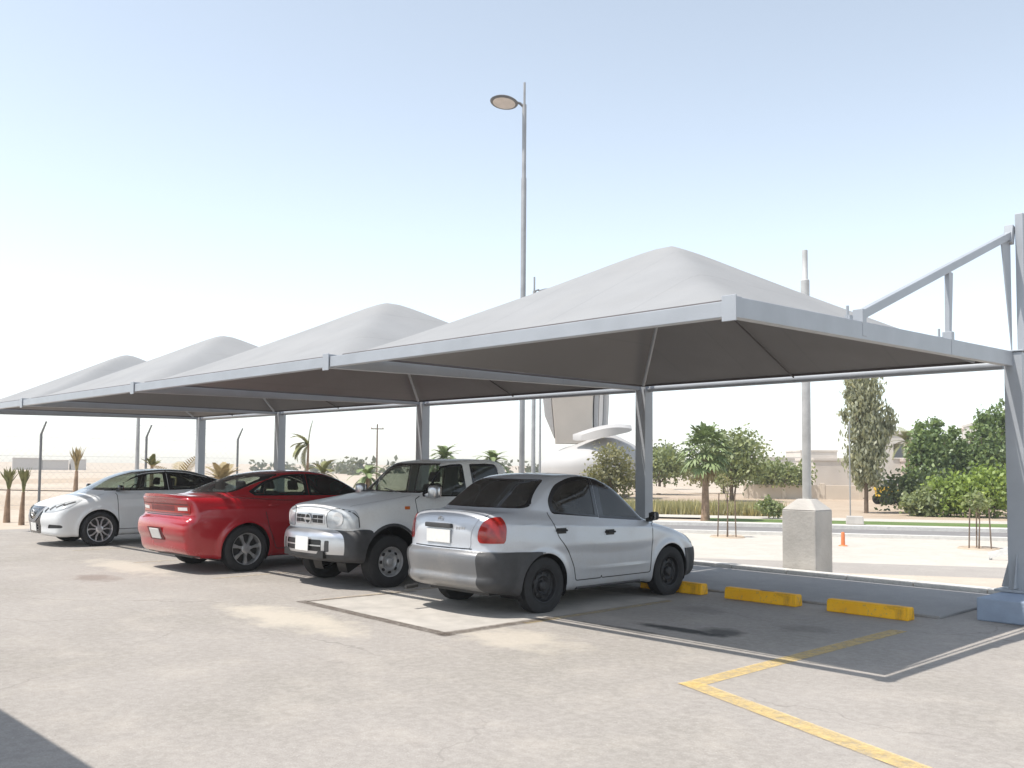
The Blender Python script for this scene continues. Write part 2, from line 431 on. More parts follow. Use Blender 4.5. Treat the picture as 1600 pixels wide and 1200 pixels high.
def make_wheel(car, x, y, Rw, w, style, rimmat, sg, rimr=.66):
    hub = MB().lathe([(Rw*rimr*.9, -w*.25), (Rw*rimr*.9, w*.05), (Rw*.4, w*.08), (.001, w*.08)], 28, 'x')
    o = hub.build('wheel', MATS['dark_metal'], car, smooth=40); o.location = (x, y, Rw-.012); o.rotation_euler = (0, 0, 0 if sg > 0 else math.pi)
    Ri = Rw*rimr; hw = w/2
    prof = [(Ri*.95, -hw*.8), (Ri+.01, -hw*.92), (Ri+.03, -hw), (Rw-.05, -hw*1.03), (Rw-.015, -hw*.9)]
    for k in range(-3, 4): prof += [(Rw-.002, k*hw*.24-hw*.10), (Rw-.002, k*hw*.24+hw*.06), (Rw-.010, k*hw*.24+hw*.08)] if k < 3 else [(Rw-.002, k*hw*.24-hw*.1), (Rw-.002, k*hw*.24+.01)]
    prof += [(Rw-.015, hw*.9), (Rw-.05, hw*1.03), (Ri+.03, hw), (Ri+.01, hw*.92), (Ri*.95, hw*.8)]
    MB().lathe(prof, 48, 'x').build('tyre', MATS['rubber'], o, smooth=35)
    rim_mesh(style, Ri, w).build('rim', [rimmat, MATS['black']], o, smooth=30)
    return o
def make_seat(mb, x, y, z=.5, s=1.):
    mb.box((x, y+.05, z+.08), (.46, .5, .16), taper=.92)
    mb.beam((x, y-.18, z+.12), (x, y-.34, z+.66), .46, .12, (0, 1, 0), w1=.38, h1=.09)
    mb.beam((x, y-.36, z+.70), (x, y-.39, z+.86), .25, .09, (0, 1, 0), w1=.22, h1=.07)
def cabin(car, W, y0, y1, ydash, seats, parent, zf=.5, zd=.95):
    mb = MB(); mb.box((0, (y0+y1)/2, zf-.05), (W*2-.2, abs(y1-y0), .06))
    mb.box((0, ydash, zd-.12), (W*2-.22, .45, .2), taper=.85)
    for sg in (-1, 1): mb.box((sg*(W-.13), (y0+y1)/2, zf+.18), (.05, abs(y1-y0)-.3, .42))
    mb.box((0, min(y0, y1), zf+.25), (W*2-.3, .05, .55))
    o = mb.build('cabin_trim', MATS['interior'], parent, bevel=.015)
    for x, y in seats:
        m2 = MB(); make_seat(m2, x, y, zf); m2.build('seat', MATS['seat_cloth'], parent, bevel=.03, seg=3)
    sw = MB(); pts = []
    cx, cy, cz = -W*.45, ydash-.38, zd+.0
    for k in range(21):
        a = 2*math.pi*k/20; pts.append((cx+.18*math.cos(a), cy-.07*math.sin(a), cz+.17*math.sin(a)))
    sw.tube(pts, .014, 6); sw.beam((cx-.17, cy, cz), (cx+.17, cy, cz), .03, .04); sw.tube([(cx, cy, cz), (cx, ydash, cz-.08)], .03, 8)
    sw.build('steering_wheel', MATS['black'], parent, smooth=40)
def mirror(car, y, z, sg, mat, parent, x=None, size=(.2, .1, .15)):
    x0 = car.onside(y, z)
    mb = MB(); n = 12; m = 7; vs = []; fs = []
    a, b, c = size[0]/2, size[1]/2, size[2]/2
    for i in range(m+1):
        t = math.pi*i/m
        for k in range(n):
            p = 2*math.pi*k/n; f = lambda q: math.copysign(abs(q)**.6, q)
            vs.append((sg*(x0+.05+a)+f(math.sin(t)*math.cos(p))*a, y+.03+f(math.sin(t)*math.sin(p))*b, z+.07+f(math.cos(t))*c))
    for i in range(m):
        for k in range(n): q = (i*n+k, (i+1)*n+k, (i+1)*n+(k+1) % n, i*n+(k+1) % n); fs.append(q)
    mb.add(vs, fs); mb.beam((sg*(x0-.01), y+.04, z+.01), (sg*(x0+.1), y+.03, z+.04), .06, .05)
    o = mb.build('mirror', mat, parent, smooth=50)
    g = MB().box((sg*(x0+.05+a), y+.03-b-.001, z+.07), (size[0]*.82, .006, size[2]*.78)); g.build('mirror_glass', MATS['mirror_glass'], o)
    return o
def handle(car, y, z, sg, mat, door, L=.17, rise=.035):
    x = car.onside(y, z); mb = MB()
    mb.box((sg*(x+.002), y, z-.004), (.012, L*.9, .065))
    mb.tube([(sg*(x-.005), y-L/2, z), (sg*(x+rise), y-L/2+.025, z), (sg*(x+rise), y+L/2-.025, z), (sg*(x-.005), y+L/2, z)], .013, 6)
    return mb.build('handle', mat, door, smooth=40)
side = lambda sg, nx=.25: (lambda c, n: c.x*sg > .15 and n.x*sg > nx)
# ------------------------------------------------------------------ materials for vehicles
simple('rubber', (.022, .022, .023), .85, bump=.15, scale=20)
simple('dark_metal', (.035, .034, .033), .6, .3)
simple('black', (.012, .012, .013), .45)
simple('gloss_black', (.010, .010, .012), .18, coat=.5)
simple('grey_plastic', (.045, .045, .047), .62, var=.25, scale=5, bump=.1)
simple('interior', (.05, .048, .045), .8)
simple('seat_cloth', (.12, .115, .105), .9)
simple('light_seat', (.30, .28, .25), .8)
simple('mirror_glass', (.5, .52, .55), .05, 1., var=.02)
simple('chrome', (.60, .60, .61), .34, .9, var=.08, scale=4)
simple('steel_rim', (.26, .26, .27), .5, .5, var=.3, scale=14)
simple('dark_roof', (.05, .055, .06), .25, coat=.5, var=.1); simple('silver_steel', (.42, .42, .42), .45, .4, var=.25, scale=12); simple('black_rim', (.028, .028, .030), .55, .2, var=.3, scale=10)
simple('alloy', (.62, .62, .63), .32, .7, var=.2, scale=12)
simple('grey_alloy', (.42, .42, .425), .4, .7, var=.25, scale=12)
simple('red_lens', (.30, .011, .007), .14, coat=.5, var=.25, scale=22)
simple('amber_lens', (.55, .12, .012), .15, coat=.6, var=.15, scale=22)
simple('dark_lens', (.13, .006, .010), .35, coat=.1, var=.3, scale=20); simple('plate_shade', (.12, .008, .012), .6)
simple('clear_lens', (.46, .48, .49), .15, .0, coat=.8, var=.14, scale=9)
simple('bright_trim', (.66, .66, .66), .25, .3, coat=.4, var=.06); simple('plate_white', (.72, .71, .68), .45, var=.05, scale=12)
paint('silver_paint', (.52, .54, .575), .30, .38, .6, .28)
paint('red_paint', (.37, .008, .016), .10, .26, .9, .02, (.40, .22, .18))
paint('bumper_silver', (.185, .19, .20), .35, .42, .4, .30)
paint('white_paint', (.74, .75, .75), 0., .32, .7, .10)
paint('old_white_paint', (.74, .74, .72), 0., .5, .15, .30)
glass('window_glass', (.50, .58, .53), dust=.10)
glass('film_glass', (.20, .22, .23), dust=.10)
glass('dark_film', (.055, .050, .055), dust=.14)
glass('clear_glass', (.68, .74, .69), dust=.12)

def sy(yf, pts): return [(yf-p[0],)+tuple(p[1:]) for p in pts]
def cut2(c, name, spoly, epoly, sg, cond):
    """part bounded both in side view and in end view"""
    c.cut('_t', 'side', spoly, cond, ['body']); c.cut(name, 'end', epoly, None, ['_t'])
    t = c.names.index('_t')
    for f in c.bm.faces:
        if f[c.pid] == t: f[c.pid] = 0
def crease(b, x, y, z, W, p, q, amp, sig):
    # pressed feature line along the body side from p to q in (y, z)
    t = np.clip((y-p[0])/(q[0]-p[0]), 0, 1); zl = p[1]+(q[1]-p[1])*t; d = z-zl
    e = np.clip((y-min(p[0], q[0]))/.3, 0, 1)*np.clip((max(p[0], q[0])-y)/.3, 0, 1)
    return b-amp*np.where(d > 0, np.exp(-(d/(sig*.45))**2), np.exp(-(d/(sig*2.2))**2))*np.clip((np.abs(x)/W-.7)*6, 0, 1)*e
def flipx(poly): return [(-p[0],)+tuple(p[1:]) for p in poly][::-1]
def doors(c, car, paintm, specs, glassm, hmat, trim='gloss_black', seam=.012):
    """specs: (key, door outline, frame outline, glass outlines, handle y z) in (y, z)"""
    for sg in (1, -1):
        for key, dp, fp, gls, hd in specs:
            k = key+str(sg)
            c.cut('d'+k, 'side', rpoly(dp, .03), side(sg, .12))
            c.cut('f'+k, 'side', rpoly(fp, .03), side(sg, .12), ['d'+k])
            for i, g in enumerate(gls): c.cut('g%d' % i+k, 'side', rpoly(g, .03), side(sg, .12), ['f'+k])
    def emit():
        for sg in (1, -1):
            for key, dp, fp, gls, hd in specs:
                k = key+str(sg); d = c.part('d'+k, 'door', paintm, car)
                c.part('f'+k, 'window_frame', MATS[trim], d, off=.001)
                for i, g in enumerate(gls): c.part('g%d' % i+k, 'window', MATS[glassm], d, off=-.004)
                low = [p for p in rpoly(dp, .03)]; mb = MB()
                zmax = max(p[1] for p in low)*.72
                run = [p for p in low+low[:1]]
                seg = []
                for p in run:
                    if p[1] < zmax: seg.append(p)
                    else:
                        if len(seg) > 1: c.ribbon(seg, seam, .0012, 'side', sg, mb)
                        seg = []
                if len(seg) > 1: c.ribbon(seg, seam, .0012, 'side', sg, mb)
                mb.build('door_gap', MATS['black'], d)
                if hd: handle(c, hd[0], hd[1], sg, MATS[hmat], d)
    return emit
def plate_at(c, car, x, z, sg, w=.32, h=.17, off=.012, name='licence_plate'):
    y = c.onend(x, z, sg); n = c.grad(np.array([[x, y, z]]))[0]; n /= np.linalg.norm(n)
    b = MB(); t = Vector((-n[1], n[0], 0)).normalized(); nv = Vector(n); u = nv.cross(t); p = Vector((x, y, z))+nv*off
    b.beam(p-t*w/2, p+t*w/2, .012, h, u); return b.build(name, MATS['plate_white'], car, bevel=.003)

# ------------------------------------------------------------------ silver saloon
def build_sedan():
    yf = 1.985; W = .815
    body = sy(yf, [(.0, .42), (.0, .55), (.04, .66), (.15, .76), (.45, .87), (.85, .955), (1.12, 1.0), (1.6, 1.03), (2.2, 1.06), (2.8, 1.10), (3.3, 1.135), (3.6, 1.165), (3.85, 1.175), (4.02, 1.15), (4.09, 1.09), (4.125, .97), (4.13, .80), (4.14, .745), (4.19, .715), (4.205, .66), (4.175, .52), (4.165, .47), (4.185, .43), (4.17, .385), (4.09, .33), (3.95, .29), (3.5, .245), (2.6, .225), (1.2, .22), (.45, .22), (.1, .25), (.02, .32)])
    body = [(p[0] if p[0] > yf-3.6 else yf-3.6+(p[0]-yf+3.6)*.92, p[1]) for p in body]
    gh = sy(yf, [(.98, .92), (1.10, 1.0), (1.45, 1.27), (1.72, 1.46), (1.95, 1.55), (2.25, 1.597), (2.55, 1.605), (2.85, 1.585), (3.08, 1.52), (3.25, 1.42), (3.55, 1.21), (3.66, 1.10), (3.66, .9), (2.4, .75), (1.0, .8)])
    wp = sorted(sy(yf, [(-.3, .69), (0, .745), (.3, .785), (.8, .81), (1.5, .815), (3.2, .815), (3.7, .795), (4.0, .77), (4.2, .745), (4.5, .69)]))
    wf = [(.15, .90), (.25, .955), (.42, .985), (.62, 1.0), (.85, .995), (1.0, .97), (1.15, .925), (1.4, .86)]
    wb = sorted(sy(yf, [(.9, .72), (1.3, .765), (2.3, .785), (3.2, .765), (3.7, .70)]))
    ya, yb = yf-.80, yf-3.17
    c = Car(body, gh, wp, wf, wb, .20, W, (.20, .22), .11, .10, .07, .035, [(ya, .315, .375), (yb, .315, .375)], .03, lambda x, y, z, b: crease(crease(b, x, y, z, W, (yf-3.8, 1.035), (yf-.9, .905), .007, .022), x, y, z, W, (yf-2.6, .47), (yf-1.2, .46), .008, .018)); c.gmid = -.35
    car = thing('parked_car', 'silver four-door saloon with black steel wheels, seen from its rear corner beside the empty bay', 'car', (-4.235, -3.035, 0), 0, 'cars parked under the canopy')
    for y in (ya, yb):
        for sg in (1, -1): c.drop('side', [(y+.37*math.cos(t*math.pi/20), .315+.37*math.sin(t*math.pi/20)) for t in range(40)], lambda p, n, sg=sg: p.x*sg > .42)
    for sg in (1, -1):
        cut2(c, 'tl%d' % sg, rpoly(sy(yf, [(3.78, .85), (3.75, 1.0), (3.79, 1.125), (4.4, 1.125), (4.4, .82), (3.81, .82)]), .05), rpoly([(sg*.575, .825), (sg*.565, .93), (sg*.60, 1.05), (sg*.66, 1.11), (sg*.95, 1.11), (sg*.95, .825)], .06), sg, lambda p, n, sg=sg: p.x*sg > .3 and p.y < -1.6)
        cut2(c, 'hl%d' % sg, rpoly(sy(yf, [(-.3, .60), (-.3, .82), (.42, .86), (.30, .66)]), .04), rpoly([(sg*.38, .60), (sg*.42, .76), (sg*.95, .92), (sg*.95, .62)], .05), sg, lambda p, n, sg=sg: p.x*sg > .2 and p.y > 1.2)
    emit = doors(c, car, MATS['silver_paint'], [
        ('F', sy(yf, [(1.22, .33), (1.17, .95), (.98, .965, .01), (1.56, 1.44, .1), (1.92, 1.57, .1), (2.19, 1.60), (2.165, .33)]), sy(yf, [(1.00, .975, .01), (1.56, 1.42, .1), (1.92, 1.55, .1), (2.25, 1.578, .002), (2.25, 1.062, .002)]), [sy(yf, [(1.15, 1.005, .01), (1.62, 1.395, .1), (1.94, 1.515, .1), (2.10, 1.53, .02), (2.09, 1.085, .02)])], (yf-2.04, .885)),
        ('R', sy(yf, [(2.17, .33), (2.195, 1.60), (2.6, 1.58, .15), (2.93, 1.48, .2), (3.07, 1.28, .1), (3.06, 1.12), (2.95, .86), (2.78, .68), (2.68, .5), (2.63, .33)]), sy(yf, [(2.10, 1.057, .002), (2.10, 1.578, .002), (2.58, 1.555, .15), (2.89, 1.46, .2), (3.03, 1.28, .12), (3.0, 1.13, .06)]), [sy(yf, [(2.25, 1.095, .02), (2.25, 1.53, .02), (2.56, 1.515, .15), (2.83, 1.43, .18), (2.965, 1.27, .1), (2.93, 1.155, .05)])], (yf-2.90, .935))], 'film_glass', 'black')
    c.cut('rs', 'end', rpoly([(-.70, 1.20), (-.565, 1.53), (.565, 1.53), (.70, 1.20)], .06), lambda p, n: n.y < -.25 and p.y < -.3)
    c.cut('rg', 'end', rpoly([(-.672, 1.222), (-.548, 1.51), (.548, 1.51), (.672, 1.222)], .06), None, ['rs'])
    c.cut('ws', 'end', rpoly([(-.72, 1.02), (-.57, 1.53), (.57, 1.53), (.72, 1.02)], .05), lambda p, n: n.y > .25 and p.y > -.3)
    c.cut('lid', 'end', rpoly([(-.485, .765), (-.485, .93), (-.545, 1.085), (-.56, 1.11), (.56, 1.11), (.545, 1.085), (.485, .93), (.485, .765)], .03), lambda p, n: n.y < -.3 and p.y < -1.5, ['body'])
    c.cut('rb', 'side', sy(yf, [(3.2, .70), (3.9, .735), (4.4, .735), (4.4, .1), (3.2, .1)]), lambda p, n: p.y < -.9, ['body'])
    for sg in (1, -1): c.cut('dk%d' % sg, 'end', rpoly([(sg*.585, .2), (sg*.60, .722), (sg*1.1, .722), (sg*1.1, .2)], .015), lambda p, n, sg=sg: p.y < -1.25, ['rb'])
    c.cut('fb', 'side', sy(yf, [(-.3, .58), (.25, .60), (.46, .60), (.46, .1), (-.3, .1)]), lambda p, n: p.y > 1., ['body'])
    c.cut('grl', 'end', rpoly([(-.32, .60), (-.30, .68), (.30, .68), (.32, .60)], .02), lambda p, n: n.y > .3 and p.y > 1., ['body'])
    c.part('body', 'body', MATS['silver_paint'], car)
    emit()
    c.part('rs', 'window_frame', MATS['gloss_black'], car, off=.002); c.part('rg', 'rear_window', MATS['dark_film'], car, off=-.002); c.part('ws', 'windshield', MATS['film_glass'], car, off=-.002)
    c.part('lid', 'trunk_lid', MATS['silver_paint'], car, off=.006, skirt=.012)
    c.part('rb', 'rear_bumper', MATS['bumper_silver'], car, off=.012, skirt=.03, label='dull grey faded rear bumper')
    for sg in (1, -1):
        c.part('dk%d' % sg, 'bumper_corner', MATS['grey_plastic'], car, off=.013, skirt=.02, label='dark grey unpainted bumper corner')
        t = c.part('tl%d' % sg, 'taillight', MATS['red_lens'], car, off=.010, skirt=.02)
        c.part('hl%d' % sg, 'headlight', MATS['clear_lens'], car, off=.006, skirt=.015)
        c.well(ya, .315, .372, sg, car, MATS['black']); c.well(yb, .315, .372, sg, car, MATS['black'])
        mirror(c, yf-1.24, .985, sg, MATS['grey_plastic'], car, size=(.12, .09, .11))
        make_wheel(car, sg*.72, ya, .325, .18, 'steel', MATS['black_rim'], sg, .62); make_wheel(car, sg*.72, yb, .325, .18, 'steel', MATS['black_rim'], sg, .62)
        mb = MB(); c.ribbon(sy(yf, [(1.24, .46), (2.63, .46)]), .022, .004, 'side', sg, mb); mb.build('side_moulding', MATS['silver_paint'], car)
        mb = MB(); mb.tube([(sg*.62, -.1+.9, .235), (sg*.74, .6, .24), (sg*.74, -.6, .24)], .03, 6); mb.build('sill', MATS['grey_plastic'], car, smooth=40)
    c.part('fb', 'front_bumper', MATS['grey_plastic'], car, off=.012, skirt=.03); c.part('grl', 'grille', MATS['black'], car, off=.002)
    # strip above the number plate, plate, round badge
    y = c.onend(0, 1.0, -1); b = MB().box((0, y-.022, 1.005), (.46, .045, .05)); b.build('trunk_handle', MATS['grey_plastic'], car, bevel=.01)
    plate_at(c, car, 0, .885, -1, .42, .15, .016)
    bd = MB(); yb_ = c.onend(0, 1.075, -1)
    bd.tube([(.045*math.cos(t*.3307), yb_-.012, 1.07+.03*math.sin(t*.3307)) for t in range(20)], .005, 6); bd.tube([(.018*math.cos(t*.3307), yb_-.012, 1.07+.028*math.sin(t*.3307)) for t in range(20)], .004, 6)
    bd.build('badge', MATS['chrome'], car)
    lt = MB()
    for i, x in enumerate((.29, .325, .36, .395)): lt.box((x, c.onend(x, 1.0, -1)-.011, .985), (.022, .006, .028))
    lt.build('trunk_badge', MATS['chrome'], car)
    g = MB(); c.ribbon([(-.5, .757), (.5, .757)], .010, .004, 'end', -1, g); c.ribbon([(-.60, yf-3.72), (-.60, yf-3.98)], .008, .001, 'top', 1, g); c.ribbon([(.60, yf-3.72), (.60, yf-3.98)], .008, .001, 'top', 1, g); g.build('trunk_gap', MATS['black'], car)
    mb = MB(); mb.tube([(-.45, yf-4.05, .27), (-.45, yf-4.22, .26)], .025, 10); mb.build('exhaust_pipe', MATS['dark_metal'], car, smooth=40)
    cabin(car, .70, 1.0, -1.5, .72, [(-.36, .05), (.36, .05), (-.34, -.85), (.34, -.85)], car)
    u = MB(); u.box((0, .05, .26), (1.05, 3.7, .08)); u.build('underbody', MATS['black'], car)
    return car

# ------------------------------------------------------------------ red saloon
def build_red():
    W = .955; yr = -2.575
    sr = lambda pts: [(yr+p[0],)+tuple(p[1:]) for p in pts]
    body = sr([(.045, .52), (.0, .62), (.0, .76), (.03, .835), (.085, .862), (.105, .93), (.085, 1.07), (.055, 1.135), (.055, 1.17), (.12, 1.19), (.3, 1.185), (.7, 1.18), (1.2, 1.155), (1.8, 1.12), (2.6, 1.10), (3.5, 1.08), (4.1, 1.02), (4.6, .94), (4.95, .84), (5.06, .72), (5.10, .55), (5.08, .36), (4.95, .27), (4.3, .23), (2.5, .22), (1.4, .22), (.5, .24), (.2, .28), (.08, .36)])
    gh = sr([(.42, .9), (.52, 1.13), (.75, 1.225), (1.15, 1.385), (1.5, 1.50), (1.9, 1.57), (2.3, 1.585), (2.7, 1.55), (3.05, 1.44), (3.5, 1.20), (3.75, 1.04), (3.8, .85), (2.0, .8)])
    wp = sorted(sr([(-.3, .82), (0, .86), (.3, .90), (.9, .955), (1.3, .955), (2.0, .94), (3.6, .945), (4.3, .94), (4.8, .9), (5.2, .82)]))
    wf = [(.15, .88), (.25, .93), (.42, .965), (.62, .99), (.85, 1.0), (1.0, .98), (1.12, .945), (1.25, .90), (1.5, .82)]
    wb = sorted(sr([(.4, .74), (1.0, .80), (2.0, .835), (3.0, .83), (3.7, .78)]))
    ya, yb = yr+1.05+3.05, yr+1.05
    c = Car(body, gh, wp, wf, wb, .38, W, (.24, .11), .09, .11, .09, .03, [(ya, .35, .43), (yb, .35, .43)], .032, lambda x, y, z, b: crease(crease(b, x, y, z, W, (yr+.3, 1.0), (yr+4.0, .93), .009, .03), x, y, z, W, (yr+1.7, .42), (yr+3.5, .36), .010, .03)); c.gmid = -.3
    car = thing('parked_car', 'red sports saloon with a rear spoiler lip and seven-spoke grey wheels, parked nose in', 'car', (-10.40, -3.275, 0), R(1.2), 'cars parked under the canopy')
    for y in (ya, yb):
        for sg in (1, -1): c.drop('side', [(y+.415*math.cos(t*math.pi/20), .35+.415*math.sin(t*math.pi/20)) for t in range(40)], lambda p, n, sg=sg: p.x*sg > .5)
    emit = doors(c, car, MATS['red_paint'], [
        ('F', sr([(3.55, .33), (3.6, 1.09), (3.48, 1.17, .02), (3.02, 1.42, .1), (2.7, 1.52, .1), (2.31, 1.55), (2.29, .33)]), sr([(3.50, 1.155, .01), (3.02, 1.41, .1), (2.7, 1.505, .1), (2.22, 1.53, .003), (2.22, 1.165, .003)]), [sr([(3.36, 1.175, .02), (2.98, 1.39, .1), (2.68, 1.475, .1), (2.36, 1.495, .02), (2.35, 1.185, .02)])], (yr+2.5, 1.0)),
        ('R', sr([(2.285, .33), (2.30, 1.55), (1.9, 1.53, .1), (1.5, 1.42, .1), (1.19, 1.25, .03), (1.3, 1.17), (1.38, .9), (1.45, .65), (1.6, .33)]), sr([(2.36, 1.165, .003), (2.36, 1.53, .003), (1.9, 1.51, .1), (1.5, 1.405, .1), (1.20, 1.245, .03), (1.24, 1.175, .03)]), [sr([(2.22, 1.19, .02), (2.23, 1.495, .02), (1.9, 1.475, .1), (1.53, 1.38, .1), (1.29, 1.245, .03), (1.32, 1.20, .02)])], (yr+1.52, 1.03))], 'window_glass', 'red_paint')
    c.cut('rs', 'end', rpoly([(-.66, 1.225), (-.58, 1.52), (.58, 1.52), (.66, 1.225)], .06), lambda p, n: n.z > .3 and p.y < -.35 and n.y < -.1)
    c.cut('rg', 'end', rpoly([(-.63, 1.24), (-.56, 1.47), (.56, 1.47), (.63, 1.24)], .06), None, ['rs'])
    c.cut('ws', 'end', rpoly([(-.76, 1.12), (-.58, 1.51), (.58, 1.51), (.76, 1.12)], .05), lambda p, n: n.y > .25 and p.y > .1 and n.z > .2)
    c.cut('tlp', 'end', rpoly([(-.80, .90), (-.80, 1.075), (.80, 1.075), (.80, .90)], .05), lambda p, n: n.y < -.3 and p.y < -2., ['body'])
    c.cut('rb', 'side', sr([(1.0, .78), (.45, .855), (-.3, .875), (-.3, .1), (1.0, .1)]), lambda p, n: p.y < -1.2, ['body'])
    c.cut('val', 'side', sr([(.16, .305), (-.3, .325), (-.3, .1), (.42, .1), (.34, .27)]), lambda p, n: p.y < -1.4, ['rb'])
    c.part('body', 'body', MATS['red_paint'], car); emit()
    c.part('rs', 'window_frame', MATS['gloss_black'], car, off=.002); c.part('rg', 'rear_window', MATS['clear_glass'], car, off=-.002); c.part('ws', 'windshield', MATS['window_glass'], car, off=-.002)
    t = c.part('tlp', 'taillight', MATS['red_lens'], car, off=.006, skirt=.014, label='full-width red rear light bar')
    mb = MB()
    for sg in (1, -1):
        c.ribbon([(sg*.50, .985), (sg*.74, .99)], .05, .009, 'end', -1, mb)
    mb.build('lamp_glint', MATS['plate_white'], t)  # pale strips painted as glints near both ends of the light bar
    mb = MB(); c.ribbon([(-.40, .985), (.40, .985)], .085, .008, 'end', -1, mb); mb.build('light_bar', MATS['dark_lens'], t); mb = MB(); c.ribbon([(-.77, 1.055), (.77, 1.055)], .022, .0075, 'end', -1, mb); c.ribbon([(-.77, .915), (.77, .915)], .02, .0075, 'end', -1, mb); mb.build('lamp_surround', MATS['dark_lens'], t)
    c.part('rb', 'rear_bumper', MATS['red_paint'], car, off=.008, skirt=.02); c.part('val', 'rear_valance', MATS['grey_plastic'], car, off=.0, skirt=.02)
    plate_at(c, car, 0, .60, -1, .32, .165, .016)
    mb = MB(); c.ribbon([(-.24, .60), (.24, .60)], .21, .010, 'end', -1, mb); mb.build('plate_recess_shade', MATS['plate_shade'], car)  # flat dark red strip; the recess and its shade are only colour
    # spoiler lip on the boot edge
    sp = MB(); vs = []; fs = []; n = 24
    for i in range(n+1):
        x = -.80+1.6*i/n; q = abs(x/.80); y = c.onend(x, 1.17, -1); zt = c.ontop(x, y+.12)
        e = .012*(1-q**6)
        vs += [(x, y+.22, zt-.006), (x, y+.03, zt+.012+e*.6), (x, y-.035, zt+.006+e), (x, y-.03, zt-.03+e*.6), (x, y+.03, zt-.06)]
    for i in range(n):
        for k in range(4): fs.append((i*5+k, (i+1)*5+k, (i+1)*5+k+1, i*5+k+1))
    sp.add(vs, fs); sp.build('spoiler', MATS['red_paint'], car, smooth=50)
    g = MB(); c.ribbon([(-.62, .885), (.62, .885)], .012, .004, 'end', -1, g); g.build('trunk_gap', MATS['black'], car)
    # bright pillar moulding behind the rear door window
    for sg in (1, -1):
        c.well(ya, .35, .418, sg, car, MATS['black']); c.well(yb, .35, .418, sg, car, MATS['black'])
        mirror(c, yr+3.42, 1.13, sg, MATS['red_paint'], car)
        make_wheel(car, sg*.835, ya, .365, .235, 'seven', MATS['grey_alloy'], sg, .70); make_wheel(car, sg*.835, yb, .365, .235, 'seven', MATS['grey_alloy'], sg, .70)
        continue
        ex = MB(); ex.lathe([(.055, -.1), (.058, .1), (.048, .1), (.045, -.05)], 16, 'z'); e = ex.build('exhaust_tip', MATS['chrome'], car, smooth=40); e.location = (sg*.52, yr+.14, .30); e.rotation_euler = (R(90), 0, 0)
    cabin(car, .80, 1.0, -1.45, .80, [(-.38, .0), (.38, .0), (-.36, -.95), (.36, -.95)], car, .55, 1.05)
    u = MB(); u.box((0, 0, .27), (1.2, 4.5, .08)); u.build('underbody', MATS['black'], car)
    return car

